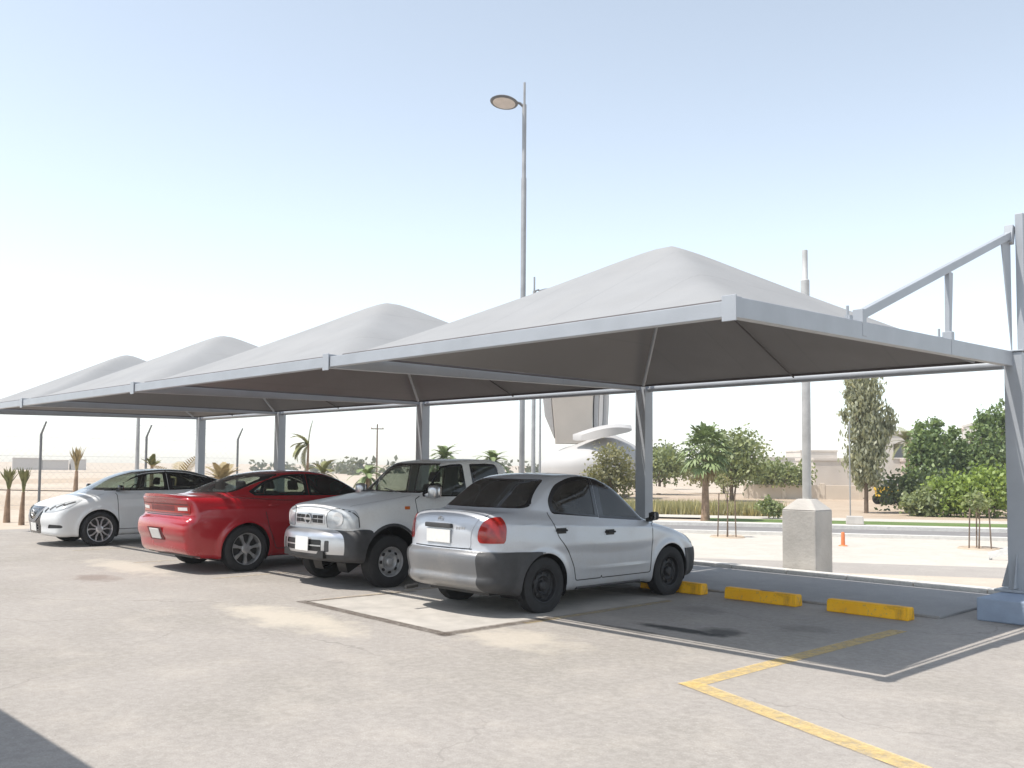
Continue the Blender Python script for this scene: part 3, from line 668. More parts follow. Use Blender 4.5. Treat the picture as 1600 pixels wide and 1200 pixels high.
# ------------------------------------------------------------------ white pickup
def build_pickup():
    yf = 2.33; W = .89
    body = sy(yf, [(.10, .50), (.085, .80), (.07, .92), (.09, 1.05), (.16, 1.12), (.45, 1.175), (.9, 1.235), (1.32, 1.285), (1.7, 1.27), (2.4, 1.26), (3.3, 1.26), (4.0, 1.25), (4.9, 1.25), (5.0, 1.2), (5.04, .9), (5.02, .62), (4.9, .52), (4.0, .46), (2.5, .42), (1.0, .42), (.4, .44), (.18, .46)])
    gh = sy(yf, [(1.2, 1.15), (1.36, 1.29), (1.58, 1.48), (1.78, 1.66), (1.92, 1.735), (2.2, 1.775), (2.7, 1.79), (3.1, 1.775), (3.24, 1.72), (3.32, 1.55), (3.36, 1.25), (3.3, 1.0), (1.4, 1.0)])
    wp = sorted(sy(yf, [(-.3, .74), (.05, .79), (.35, .835), (.8, .86), (1.3, .85), (3.3, .85), (4.9, .845), (5.2, .83)]))
    wf = [(.3, .93), (.45, .97), (.6, .995), (.8, 1.0), (1.0, .99), (1.12, .965), (1.25, .925), (1.5, .86)]
    wb = sorted(sy(yf, [(1.2, .75), (1.6, .79), (2.4, .80), (3.3, .785), (3.6, .75)]))
    ya, yb = yf-.84, yf-3.82
    def flare(x, y, z, b):
        r = np.hypot(y-ya, z-.40)
        return b-.035*np.exp(-((r-.46)/.10)**2)*np.clip((np.abs(x)/W-.7)*6, 0, 1)
    c = Car(body, gh, wp, wf, wb, .17, W, (.20, .04), .09, .085, .045, .035, [(ya, .40, .45), (yb, .40, .44)], .03, flare, .11); c.gmid = -.1
    car = thing('pickup_truck', 'dusty white double-cab pickup with a chrome front bumper, parked facing out', 'pickup truck', (-7.27, -2.73, 0), R(180), 'cars parked under the canopy')
    for y, rr in ((ya, .445), (yb, .43)):
        for sg in (1, -1): c.drop('side', [(y+rr*math.cos(t*math.pi/20), .40+rr*math.sin(t*math.pi/20)) for t in range(40)], lambda p, n, sg=sg: p.x*sg > .42)
    for sg in (1, -1):
        cut2(c, 'hl%d' % sg, rpoly(sy(yf, [(-.3, .80), (-.3, 1.13), (.26, 1.13), (.33, 1.0), (.34, .81)]), .04), rpoly([(sg*.415, .815), (sg*.39, 1.02), (sg*.50, 1.085), (sg*.74, 1.075), (sg*.95, 1.02), (sg*.95, .83)], .07), sg, lambda p, n, sg=sg: p.x*sg > .2 and p.y > 1.5)
        cut2(c, 'tl%d' % sg, sy(yf, [(4.86, .80), (4.86, 1.15), (5.3, 1.15), (5.3, .80)]), [(sg*.70, .8), (sg*.70, 1.15), (sg*1., 1.15), (sg*1., .8)], sg, lambda p, n, sg=sg: p.x*sg > .3 and p.y < -2)
    emit = doors(c, car, MATS['old_white_paint'], [
        ('F', sy(yf, [(1.36, .5), (1.30, 1.20), (1.40, 1.24, .01), (1.84, 1.69, .06), (2.1, 1.735), (2.40, 1.75), (2.40, .5)]), sy(yf, [(1.46, 1.235, .02), (1.86, 1.665, .06), (2.1, 1.70), (2.33, 1.71, .04), (2.33, 1.225, .02)]), [sy(yf, [(1.545, 1.25, .01), (1.70, 1.41, .01), (1.70, 1.25, .01)]), sy(yf, [(1.74, 1.25, .01), (1.735, 1.46, .01), (1.90, 1.64, .04), (2.1, 1.67), (2.30, 1.68, .03), (2.30, 1.245, .02)])], (yf-2.28, 1.10)),
        ('R', sy(yf, [(2.41, .5), (2.41, 1.75), (2.8, 1.755), (3.1, 1.74, .08), (3.13, 1.2), (3.13, .85), (3.05, .5)]), sy(yf, [(2.47, 1.225, .02), (2.47, 1.71, .03), (2.8, 1.72), (3.04, 1.705, .08), (3.07, 1.225, .03)]), [sy(yf, [(2.50, 1.245, .02), (2.50, 1.68, .03), (2.8, 1.69), (3.01, 1.675, .07), (3.04, 1.245, .03)])], (yf-3.0, 1.10))], 'window_glass', 'old_white_paint')
    c.cut('wsf', 'end', rpoly([(-.76, 1.285), (-.655, 1.715), (.655, 1.715), (.76, 1.285)], .05), lambda p, n: n.y > .3 and p.y > .2)
    c.cut('ws', 'end', rpoly([(-.725, 1.305), (-.63, 1.69), (.63, 1.69), (.725, 1.305)], .05), None, ['wsf'])
    c.cut('rg', 'end', rpoly([(-.60, 1.36), (-.55, 1.66), (.55, 1.66), (.60, 1.36)], .05), lambda p, n: n.y < -.3 and p.y > -1.3 and p.y < -.6)
    c.cut('fb', 'side', sy(yf, [(-.3, .79), (.44, .80), (.44, .3), (-.3, .3)]), lambda p, n: p.y > 1.6, ['body'])
    c.cut('bed', 'top', rpoly([(-.74, yf-4.92), (.74, yf-4.92), (.74, yf-3.46), (-.74, yf-3.46)], .04), lambda p, n: n.z > .6 and p.z > 1., ['body'])
    c.cut('grl', 'end', rpoly([(-.37, .865), (-.355, 1.01), (.355, 1.01), (.37, .865)], .03), lambda p, n: n.y > .3 and p.y > 1.6, ['body'])
    c.part('body', 'body', MATS['old_white_paint'], car); emit()
    c.part('wsf', 'window_frame', MATS['gloss_black'], car, off=.002); c.part('ws', 'windshield', MATS['clear_glass'], car, off=-.003); c.part('rg', 'rear_window', MATS['clear_glass'], car, off=-.003)
    c.part('bed', 'load_bed', MATS['dark_metal'], car, off=-.38)
    # grille: dark openings split by bright bars, an emblem ring in the middle
    g = c.part('grl', 'grille', MATS['bright_trim'], car, off=.010, skirt=.02)
    ys = lambda x, z: c.onend(x, z, 1)
    for x0, x1 in ((-.33, -.225), (-.205, -.105), (.105, .205), (.225, .33)):
        for z0, z1 in ((.885, .935), (.945, .99)):
            mb = MB()
            xm, zm = (x0+x1)/2, (z0+z1)/2; mb.box((xm, ys(xm, zm)+.010, zm), (x1-x0, .012, z1-z0), rz=math.atan2(ys(x1, zm)-ys(x0, zm), x1-x0)); mb.build('grille_opening', MATS['black'], g)
    mb = MB(); yc = ys(0, .93)+.022
    mb.tube([(.072*math.cos(t*.2618), yc, .935+.066*math.sin(t*.2618)) for t in range(25)], .010, 6); mb.box((0, yc+.004, .935), (.19, .014, .030))
    mb.build('badge', MATS['chrome'], g)
    mb = MB(); mb.lathe([(.062, 0), (.001, .002)], 20, 'z'); o = mb.build('badge_field', MATS['black'], g); o.location = (0, yc-.004, .935); o.rotation_euler = (R(-90), 0, 0)
    # bumper: its own solid, wider and lower than the nose
    bb = sy(yf, [(-.02, .74), (-.045, .66), (-.045, .50), (-.02, .42), (.08, .37), (.42, .38), (.46, .55), (.46, .76), (.3, .805), (.06, .80)])
    b = Car(bb, sy(yf, [(.2, .5), (.3, .6), (.3, .5)]), sorted(sy(yf, [(-.3, .84), (.0, .875), (.25, .905), (.7, .905)])), [(.2, .95), (.5, 1.0), (.8, .99), (1., .98)], [(-5, .3), (5, .3)], 0, .90, (.27, .0), .07, .05, .02, 0., (), .028)
    def bcon(p, n): return True
    b.drop('side', [(ya+.445*math.cos(t*math.pi/20), .40+.445*math.sin(t*math.pi/20)) for t in range(40)], lambda p, n: abs(p.x) > .42)
    for sg in (1, -1): b.cut('corner%d' % sg, 'side', sy(yf, [(.135, .1), (.135, 1.), (.7, 1.), (.7, .1)]), lambda p, n, sg=sg: p.x*sg > .4)
    b.cut('low', 'side', sy(yf, [(-.4, .1), (-.4, .475), (.7, .475), (.7, .1)]), None, ['body'])
    b.cut('slot', 'end', rpoly([(-.43, .51), (-.43, .665), (.43, .665), (.43, .51)], .03), lambda p, n: n.y > .4, ['body'])
    for sg in (1, -1): b.cut('fog%d' % sg, 'end', rpoly([(sg*.485, .51), (sg*.485, .66), (sg*.56, .66), (sg*.56, .51)], .02), lambda p, n: n.y > .3, ['body'])
    bo = b.part('body', 'front_bumper', MATS['chrome'], car, label='chrome front bumper')
    [b.part('corner%d' % q, 'bumper_corner', MATS['grey_plastic'], bo) for q in (1, -1)]; b.part('low', 'bumper_lower', MATS['grey_plastic'], bo); b.part('slot', 'bumper_opening', MATS['black'], bo, off=-.012); [b.part('fog%d' % q, 'fog_lamp_housing', MATS['grey_plastic'], bo, off=-.004) for q in (1, -1)]
    mb = MB(); b.ribbon([(-.42, .585), (.42, .585)], .018, .0, 'end', 1, mb); mb.build('bumper_bar', MATS['chrome'], bo)
    plate_at(b, car, -.03, .60, 1, .32, .19, .014)
    for sg in (1, -1):
        h = c.part('hl%d' % sg, 'headlight', MATS['clear_lens'], car, off=.008, skirt=.02)
        if h:
            xx, zz = sg*.60, .95; mb = MB(); mb.lathe([(.095, -.02), (.098, .008), (.088, .010), (.05, .004), (.001, .002)], 24, 'z'); o = mb.build('lamp_reflector', MATS['bright_trim'], h, smooth=40); o.location = (xx, ys(xx, zz)+.0, zz); o.rotation_euler = (R(-90), 0, R(-sg*14))
        sl = MB(); c.ribbon([(sg*.42, .83), (sg*.40, .96), (sg*.41, 1.03), (sg*.48, 1.078), (sg*.58, 1.085)], .010, .0095, 'end', 1, sl); c.ribbon(sy(yf, [(.20, 1.075), (.27, 1.03), (.325, .97), (.335, .84)]), .014, .010, 'side', sg, sl); sl.build('headlight_seal', MATS['black'], car)
        c.part('tl%d' % sg, 'taillight', MATS['red_lens'], car, off=.008, skirt=.015)
        c.well(ya, .40, .447, sg, car, MATS['black']); c.well(yb, .40, .432, sg, car, MATS['black'])
        mirror(c, yf-1.58, 1.235, sg, MATS['chrome'], car, size=(.20, .12, .19))
        make_wheel(car, sg*.765, ya, .365, .225, 'steel', MATS['silver_steel'], sg, .58); make_wheel(car, sg*.765, yb, .365, .225, 'steel', MATS['silver_steel'], sg, .58)
        ind = MB(); ind.box((sg*(c.onside(yf-1.14, 1.085)+.004), yf-1.14, 1.085), (.014, .085, .045)); ind.build('side_indicator', MATS['amber_lens'], car, bevel=.005)
        # black flare over the front wheel
        fl = MB(); pts = [(ya+.462*math.cos(R(a)), .40+.462*math.sin(R(a))) for a in range(-5, 186, 8)]
        c.ribbon(pts, .04, .006, 'side', sg, fl); fl.build('wheel_arch_trim', MATS['grey_plastic'], car)
        g2 = MB(); c.ribbon([(sg*.66, yf-.30), (sg*.70, yf-.8), (sg*.72, yf-1.28)], .008, .001, 'top', 1, g2); g2.build('hood_gap', MATS['black'], car)
    g = MB(); c.ribbon([(-.40, 1.058), (.40, 1.058)], .005, .001, 'end', 1, g); g.build('hood_gap', MATS['black'], car)
    for sx in (-.35, .25):
        wpm = MB(); p0 = (sx, yf-1.30, c.ontop(sx, yf-1.30)+.02); wpm.tube([p0, (sx+.42, yf-1.40, c.ontop(sx+.42, yf-1.40)+.015)], .008, 5); wpm.build('wiper', MATS['black'], car)
    cabin(car, .74, .85, -.95, .70, [(-.38, .1), (.38, .1), (-.36, -.7), (.36, -.7)], car, .72, 1.24)
    u = MB(); u.box((0, 0, .47), (1.0, 4.7, .10)); u.tube([(-.7, ya, .36), (.7, ya, .36)], .05, 8); u.tube([(-.7, yb, .36), (.7, yb, .36)], .06, 8); u.build('underbody', MATS['black'], car)
    return car

# ------------------------------------------------------------------ white saloon
def build_white():
    yf = 2.415; W = .935
    body = sy(yf, [(.03, .40), (.0, .52), (.01, .66), (.06, .77), (.2, .865), (.5, .96), (.9, 1.05), (1.2, 1.10), (1.8, 1.09), (2.6, 1.10), (3.4, 1.14), (4.1, 1.17), (4.6, 1.155), (4.82, 1.10), (4.9, .92), (4.95, .66), (4.93, .42), (4.8, .29), (4.0, .24), (2.5, .22), (1.2, .22), (.5, .22), (.15, .215), (.05, .26)])
    gh = sy(yf, [(.85, .9), (.98, 1.06), (1.3, 1.24), (1.62, 1.40), (1.95, 1.505), (2.3, 1.55), (2.7, 1.555), (3.1, 1.52), (3.6, 1.39), (4.1, 1.20), (4.3, 1.08), (4.2, .9), (2.4, .8)])
    wp = sorted(sy(yf, [(-.3, .80), (0, .84), (.3, .88), (.95, .93), (1.5, .92), (2.5, .92), (3.7, .935), (4.4, .90), (5.0, .82)]))
    wf = [(.15, .88), (.25, .94), (.42, .97), (.62, .99), (.80, 1.0), (.95, .98), (1.08, .935), (1.2, .89), (1.5, .82)]
    wb = sorted(sy(yf, [(.9, .76), (1.5, .81), (2.4, .835), (3.4, .81), (4.2, .72)]))
    ya, yb = yf-.99, yf-3.84
    c = Car(body, gh, wp, wf, wb, .38, W, (.30, .2), .09, .11, .08, .03, [(ya, .34, .415), (yb, .34, .415)], .033, lambda x, y, z, b: crease(crease(b, x, y, z, W, (yf-4.4, 1.0), (yf-1.2, .93), .009, .03), x, y, z, W, (yf-3.3, .40), (yf-1.5, .34), .010, .03)); c.gmid = -.3
    car = thing('parked_car', 'white saloon with a dark V-shaped grille and blacked-out pillars, farthest car in the row', 'car', (-16.36, -3.40, 0), R(180), 'cars parked under the canopy')
    for y in (ya, yb):
        for sg in (1, -1): c.drop('side', [(y+.40*math.cos(t*math.pi/20), .34+.40*math.sin(t*math.pi/20)) for t in range(40)], lambda p, n, sg=sg: p.x*sg > .5)
    emit = doors(c, car, MATS['white_paint'], [
        ('F', sy(yf, [(1.38, .33), (1.33, 1.05), (1.12, 1.105, .01), (1.68, 1.385, .1), (2.0, 1.475, .1), (2.46, 1.52), (2.48, .33)]), sy(yf, [(1.14, 1.11, .01), (1.68, 1.375, .1), (2.0, 1.46, .1), (2.53, 1.505, .003), (2.53, 1.105, .003)]), [sy(yf, [(1.30, 1.13, .02), (1.72, 1.35, .1), (2.02, 1.43, .1), (2.38, 1.465, .02), (2.38, 1.125, .02)])], (yf-2.3, .98)),
        ('R', sy(yf, [(2.49, .33), (2.47, 1.52), (2.9, 1.49, .1), (3.4, 1.38, .1), (3.9, 1.2, .02), (3.72, 1.12), (3.5, .85), (3.4, .6), (3.3, .33)]), sy(yf, [(2.41, 1.105, .003), (2.41, 1.505, .003), (2.9, 1.475, .1), (3.4, 1.37, .1), (3.88, 1.195, .02), (3.72, 1.14, .02)]), [sy(yf, [(2.56, 1.13, .02), (2.55, 1.46, .02), (2.88, 1.44, .1), (3.28, 1.36, .06), (3.30, 1.15, .04)])], (yf-3.3, 1.0))], 'window_glass', 'white_paint')
    c.cut('ws', 'end', rpoly([(-.77, 1.12), (-.60, 1.485), (.60, 1.485), (.77, 1.12)], .05), lambda p, n: n.y > .2 and p.y > 0 and n.z > .2)
    c.cut('rg', 'end', rpoly([(-.72, 1.2), (-.57, 1.47), (.57, 1.47), (.72, 1.2)], .05), lambda p, n: n.y < -.15 and p.y < -.5 and n.z > .2)
    for sg in (1, -1):
        cut2(c, 'hl%d' % sg, rpoly(sy(yf, [(-.3, .62), (-.3, .80), (.2, .86), (.68, .93, .01), (.40, .79), (.18, .70)]), .02), rpoly([(sg*.43, .62), (sg*.40, .78), (sg*.99, 1.0), (sg*.99, .66)], .02), sg, lambda p, n, sg=sg: p.x*sg > .2 and p.y > 1.2)
        cut2(c, 'fog%d' % sg, sy(yf, [(-.3, .36), (-.3, .46), (.5, .46), (.5, .36)]), rpoly([(sg*.55, .37), (sg*.60, .45), (sg*.84, .44), (sg*.84, .38)], .03), sg, lambda p, n, sg=sg: p.x*sg > .2 and p.y > 1.2)
        cut2(c, 'tl%d' % sg, sy(yf, [(4.5, .9), (4.5, 1.08), (5.3, 1.08), (5.3, .9)]), [(sg*.45, .9), (sg*.45, 1.08), (sg*1., 1.08), (sg*1., .9)], sg, lambda p, n, sg=sg: p.x*sg > .3 and p.y < -1.8)
    c.cut('grl', 'end', rpoly([(-.46, .80), (.46, .80), (.36, .55), (.33, .26), (-.33, .26), (-.36, .55)], .04), lambda p, n: n.y > .2 and p.y > 1.4, ['body'])
    c.cut('roof', 'top', rpoly([(-.60, yf-1.6), (.60, yf-1.6), (.60, yf-3.9), (-.60, yf-3.9)], .05), lambda p, n: n.z > .5 and p.z > 1.33, ['body'])
    c.part('body', 'body', MATS['white_paint'], car); emit()
    c.part('roof', 'roof', MATS['dark_roof'], car, label='dark glass roof')
    c.part('ws', 'windshield', MATS['window_glass'], car, off=-.002); c.part('rg', 'rear_window', MATS['film_glass'], car, off=-.002)
    g = c.part('grl', 'grille', MATS['gloss_black'], car, off=-.004, label='dark V-shaped grille')
    mb = MB(); v = [(-.43, .79), (-.25, .60), (-.12, .525), (0, .51), (.12, .525), (.25, .60), (.43, .79)]; c.ribbon(v, .06, .006, 'end', 1, mb); mb.build('grille_frame', MATS['steel_rim'], g)
    mb = MB()
    for z in (.33, .39, .45, .70, .75): c.ribbon([(-.24 if z < .5 else -.2*(z-.5)*4, z), (.24 if z < .5 else .2*(z-.5)*4, z)], .012, .004, 'end', 1, mb)
    mb.build('grille_slat', MATS['steel_rim'], g)
    y0 = c.onend(0, .66, 1)+.014; mb = MB(); mb.tube([(.07*math.cos(t*.2618), y0, .665+.065*math.sin(t*.2618)) for t in range(25)], .009, 6); mb.box((0, y0+.003, .665), (.17, .012, .028)); mb.build('badge', MATS['chrome'], g)
    plate_at(c, car, .0, .385, 1, .31, .16, .014)
    for sg in (1, -1):
        h = c.part('hl%d' % sg, 'headlight', MATS['clear_lens'], car, off=.006, skirt=.015)
        if h:
            mb = MB()
            for x, z in ((.48, .735), (.585, .775), (.685, .815), (.77, .855)): c.ribbon([(sg*x, z-.04), (sg*(x+.045), z+.035)], .05, .0085, 'end', 1, mb)
            mb.build('lamp_bezel', MATS['black'], h)
        c.part('fog%d' % sg, 'fog_lamp', MATS['grey_plastic'], car, off=-.006); c.part('tl%d' % sg, 'taillight', MATS['red_lens'], car, off=.004, skirt=.01)
        c.well(ya, .34, .403, sg, car, MATS['black']); c.well(yb, .34, .403, sg, car, MATS['black'])
        mirror(c, yf-1.42, 1.10, sg, MATS['gloss_black'], car, size=(.14, .09, .11))
        make_wheel(car, sg*.82, ya, .35, .23, 'split', MATS['alloy'], sg, .74); make_wheel(car, sg*.82, yb, .35, .23, 'split', MATS['alloy'], sg, .74)
        g2 = MB(); c.ribbon([(sg*.60, yf-.25), (sg*.74, yf-.7), (sg*.78, yf-1.1)], .008, .001, 'top', 1, g2); g2.build('hood_gap', MATS['black'], car)
    cabin(car, .80, .9, -1.5, .95, [(-.38, .1), (.38, .1), (-.36, -.85), (.36, -.85)], car, .5, 1.05)
    u = MB(); u.box((0, 0, .26), (1.2, 4.3, .08)); u.build('underbody', MATS['black'], car)
    return car
# ------------------------------------------------------------------ camera, sky, sun
def setup():
    w = bpy.data.worlds.new('World'); scene.world = w; w.use_nodes = True; nt = w.node_tree
    sky = nt.nodes.new('ShaderNodeTexSky'); sky.sky_type = 'NISHITA'; sky.sun_disc = False
    sd = Vector((-.575, -1.376, 3.0)).normalized()
    sky.sun_elevation = math.asin(sd.z); sky.sun_rotation = math.atan2(sd.x, sd.y)
    sky.air_density = .9; sky.dust_density = .6; sky.ozone_density = 1.3; sky.altitude = 0
    bg = nt.nodes['Background']; bg.inputs['Strength'].default_value = SKY
    hs = nt.nodes.new('ShaderNodeHueSaturation'); hs.inputs['Hue'].default_value = .489; hs.inputs['Saturation'].default_value = .52; nt.links.new(sky.outputs[0], hs.inputs['Color']); nt.links.new(hs.outputs[0], bg.inputs[0])   # hazy, milky desert sky
    l = bpy.data.lights.new('sun', 'SUN'); l.energy = SUN; l.angle = R(.55); l.color = (1, .95, .88)
    o = bpy.data.objects.new('sun', l); COL.objects.link(o); o.rotation_euler = (-sd).to_track_quat('-Z', 'Y').to_euler(); o.location = (0, 0, 30)
    cam = bpy.data.cameras.new('camera'); cam.sensor_width = 36; cam.lens = 36*1481.17/1600; cam.shift_y = 47.3/1600; cam.clip_end = 4000; cam.clip_start = .05
    co = bpy.data.objects.new('camera', cam); COL.objects.link(co)
    yaw, pitch, roll = .8096, .0536, .0077
    fw = Vector((-math.sin(yaw)*math.cos(pitch), math.cos(yaw)*math.cos(pitch), math.sin(pitch))); r0 = Vector((math.cos(yaw), math.sin(yaw), 0)); u0 = r0.cross(fw)
    r = r0*math.cos(roll)+u0*math.sin(roll); u = r.cross(fw)
    M = Matrix((r, u, -fw)).transposed().to_4x4(); M.translation = (4.2752, -12.1061, 1.6975); co.matrix_world = M
    scene.camera = co
    vs = scene.view_settings; vs.view_transform = 'Standard'; vs.look = 'None'; vs.exposure = EXPO; vs.gamma = 1
    scene.cycles.max_bounces = 8; scene.cycles.transparent_max_bounces = 16
HAZE = True
SKY, SUN, EXPO = .148, 3.05, .78

# ------------------------------------------------------------------ ground
def asphalt_mat():
    m, nt, b = new_mat('worn_asphalt')
    n1 = noise(nt, .35, 6, .6); c = ramp(nt, n1.outputs['Fac'], [(.28, (.285, .262, .230)), (.5, (.335, .306, .279)), (.72, (.385, .354, .325))])
    n2 = noise(nt, 1.7, 5, .65); c = mixc(nt, ramp(nt, n2.outputs['Fac'], [(.50, 0.), (.72, .6)]), c, (.46, .415, .365))
    n3 = noise(nt, 3.1, 6, .7, dist=.6); c = mixc(nt, ramp(nt, n3.outputs['Fac'], [(.56, 0.), (.75, .38)]), c, (.22, .195, .175))
    n4 = noise(nt, 85, 3, .7); c = mixc(nt, ramp(nt, n4.outputs['Fac'], [(.38, .0), (.62, .42)]), c, (.20, .185, .165)); n6 = noise(nt, 34, 4, .8); c = mixc(nt, ramp(nt, n6.outputs['Fac'], [(.60, .0), (.70, .55)]), c, (.16, .145, .13)); n7 = noise(nt, 46, 3, .7); c = mixc(nt, ramp(nt, n7.outputs['Fac'], [(.60, .0), (.72, .6)]), c, (.55, .52, .47))
    n5 = noise(nt, 14, 5, .7); c = mixc(nt, ramp(nt, n5.outputs['Fac'], [(.42, .0), (.62, .30)]), c, (.47, .44, .40))
    # a few crack lines
    vo = N(nt, 'ShaderNodeTexVoronoi', feature='DISTANCE_TO_EDGE'); vo.inputs['Scale'].default_value = .23
    tc = N(nt, 'ShaderNodeTexCoord'); nd = noise(nt, 1.1, 4, .6)
    ad = N(nt, 'ShaderNodeVectorMath', operation='MULTIPLY_ADD'); nt.links.new(nd.outputs['Color'], ad.inputs[0]); ad.inputs[1].default_value = (.9, .9, 0); nt.links.new(tc.outputs['Object'], ad.inputs[2])
    nt.links.new(ad.outputs[0], vo.inputs['Vector'])
    cr = ramp(nt, vo.outputs['Distance'], [(.0, .34), (.003, 0.)]); gate = ramp(nt, n1.outputs['Fac'], [(.44, 0.), (.56, 1.)])
    c = mixc(nt, math_n(nt, 'MULTIPLY', cr, gate), c, (.10, .09, .08))
    # oil and tar spots: centre x, y, radius x, radius y, strength, colour
    for (x, y, rx, ry, k, col) in [(-10.05, -6.85, .62, .36, .55, (.17, .125, .105)), (-1.72, -3.95, .75, .14, .9, (.03, .03, .03)), (-1.35, -3.75, .32, .30, .75, (.03, .03, .03)), (-2.25, -4.35, .85, .09, .6, (.05, .05, .05)),
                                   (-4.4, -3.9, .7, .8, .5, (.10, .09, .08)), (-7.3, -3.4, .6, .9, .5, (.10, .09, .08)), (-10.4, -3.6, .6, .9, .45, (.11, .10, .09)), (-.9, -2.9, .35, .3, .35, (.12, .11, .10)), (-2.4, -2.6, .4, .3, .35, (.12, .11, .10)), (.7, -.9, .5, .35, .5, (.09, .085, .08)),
                                   (-5.0, -6.6, 1.5, .5, -.6, (.56, .50, .41)), (-11.3, -5.9, 1.7, .5, -.5, (.58, .52, .43)), (-2.5, -5.6, .9, .5, -.5, (.56, .50, .41)), (-4.3, -5.3, 1.2, .35, -.4, (.54, .48, .40))]:
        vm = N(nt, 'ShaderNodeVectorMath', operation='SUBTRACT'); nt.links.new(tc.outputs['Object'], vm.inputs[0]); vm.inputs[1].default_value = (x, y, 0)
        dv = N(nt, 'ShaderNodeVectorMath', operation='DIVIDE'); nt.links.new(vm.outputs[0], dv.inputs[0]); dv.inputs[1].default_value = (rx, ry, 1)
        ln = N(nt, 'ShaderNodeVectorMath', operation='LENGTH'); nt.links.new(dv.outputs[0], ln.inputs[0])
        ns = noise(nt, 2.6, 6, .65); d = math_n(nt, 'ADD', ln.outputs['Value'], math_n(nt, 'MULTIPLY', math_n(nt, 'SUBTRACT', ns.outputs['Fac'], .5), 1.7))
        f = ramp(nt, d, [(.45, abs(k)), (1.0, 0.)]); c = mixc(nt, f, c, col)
    nt.links.new(c, b.inputs['Base Color']); b.inputs['Roughness'].default_value = .88; b.inputs['Specular IOR Level'].default_value = .25
    bp = N(nt, 'ShaderNodeBump'); bp.inputs['Strength'].default_value = .35; bp.inputs['Distance'].default_value = .006; nt.links.new(n4.outputs['Fac'], bp.inputs['Height'])
    bp2 = N(nt, 'ShaderNodeBump'); bp2.inputs['Strength'].default_value = .4; bp2.inputs['Distance'].default_value = .03; nt.links.new(n2.outputs['Fac'], bp2.inputs['Height']); nt.links.new(bp.outputs[0], bp2.inputs['Normal'])
    nt.links.new(bp2.outputs[0], b.inputs['Normal']); MATS['asphalt'] = m; return m
def ground_mat(name, cols, sc=(.15, 2., 30.), rough=.95):
    m, nt, b = new_mat(name); n1 = noise(nt, sc[0], 6, .6); c = ramp(nt, n1.outputs['Fac'], [(.3, cols[0]), (.7, cols[1])])
    n2 = noise(nt, sc[1], 6, .65); c = mixc(nt, ramp(nt, n2.outputs['Fac'], [(.45, 0.), (.7, .6)]), c, cols[2])
    n3 = noise(nt, sc[2], 4); c = mixc(nt, ramp(nt, n3.outputs['Fac'], [(.4, 0.), (.65, .3)]), c, [x*.7 for x in cols[0]])
    nt.links.new(c, b.inputs['Base Color']); b.inputs['Roughness'].default_value = rough; b.inputs['Specular IOR Level'].default_value = .2
    bp = N(nt, 'ShaderNodeBump'); bp.inputs['Strength'].default_value = .4; bp.inputs['Distance'].default_value = .05; nt.links.new(n2.outputs['Fac'], bp.inputs['Height']); nt.links.new(bp.outputs[0], b.inputs['Normal'])
    MATS[name] = m; return m
def paint_line_mat(name, col, wear=.5):
    m = bpy.data.materials.new(name); m.use_nodes = True; nt = m.node_tree; b = nt.nodes['Principled BSDF']; out = nt.nodes['Material Output']
    n = noise(nt, 9, 6, .75); n2 = noise(nt, 60, 3, .7)
    f = math_n(nt, 'ADD', math_n(nt, 'MULTIPLY', n.outputs['Fac'], .7), math_n(nt, 'MULTIPLY', n2.outputs['Fac'], .3))
    a = ramp(nt, f, [(.5-.25*(1-wear)-.12+.06, 1.), (.5+.18*(1.2-wear), .12)])
    nt.links.new(ramp(nt, n.outputs['Fac'], [(.3, col), (.7, [x*.82 for x in col])]), b.inputs['Base Color']); b.inputs['Roughness'].default_value = .8
    tr = N(nt, 'ShaderNodeBsdfTransparent'); mx = N(nt, 'ShaderNodeMixShader'); nt.links.new(a, mx.inputs[0]); nt.links.new(tr.outputs[0], mx.inputs[1]); nt.links.new(b.outputs[0], mx.inputs[2]); nt.links.new(mx.outputs[0], out.inputs[0])
    MATS[name] = m; return m
def sheet(name, poly, z, mat, kind='structure'):
    mb = MB(); mb.add([(x, y, z) for x, y in poly], [tuple(range(len(poly)))]); o = mb.build(name, mat); tag(o, kind=kind); return o
def strip_line(name, a, b, w, z, mat):
    a, b = Vector(a), Vector(b); d = (b-a).normalized(); n = Vector((-d.y, d.x))*w/2
    return sheet(name, [a-n, b-n, b+n, a+n], z, mat)
UU = Vector((.85, .527)).normalized(); NN = Vector((-UU.y, UU.x))
def band(name, n0, n1, t0, t1, mat, lift=.012, top=None):
    """a strip along the street direction, following the terrain; top makes it a raised kerb"""
    mb = MB(); vs = []; fs = []; m = int((t1-t0)/2)
    for i in range(m+1):
        t = t0+(t1-t0)*i/m
        for n in (n0, n1):
            p = UU*t+NN*n; vs.append((p.x, p.y, H(p.x, p.y)+lift+(top or 0)))
    for i in range(m): fs.append((2*i, 2*i+2, 2*i+3, 2*i+1))
    mb.add(vs, fs)
    if top:
        o = len(mb.v); mb.add([(x, y, z-top-.05) for x, y, z in vs], [])
        for i in range(m): mb.add([], [])
        for i in range(m):
            mb.f += [(2*i, o+2*i, o+2*i+2, 2*i+2), (2*i+1, 2*i+3, o+2*i+3, o+2*i+1)]; mb.m += [0, 0]
    o = mb.build(name, mat); return tag(o, kind='structure')
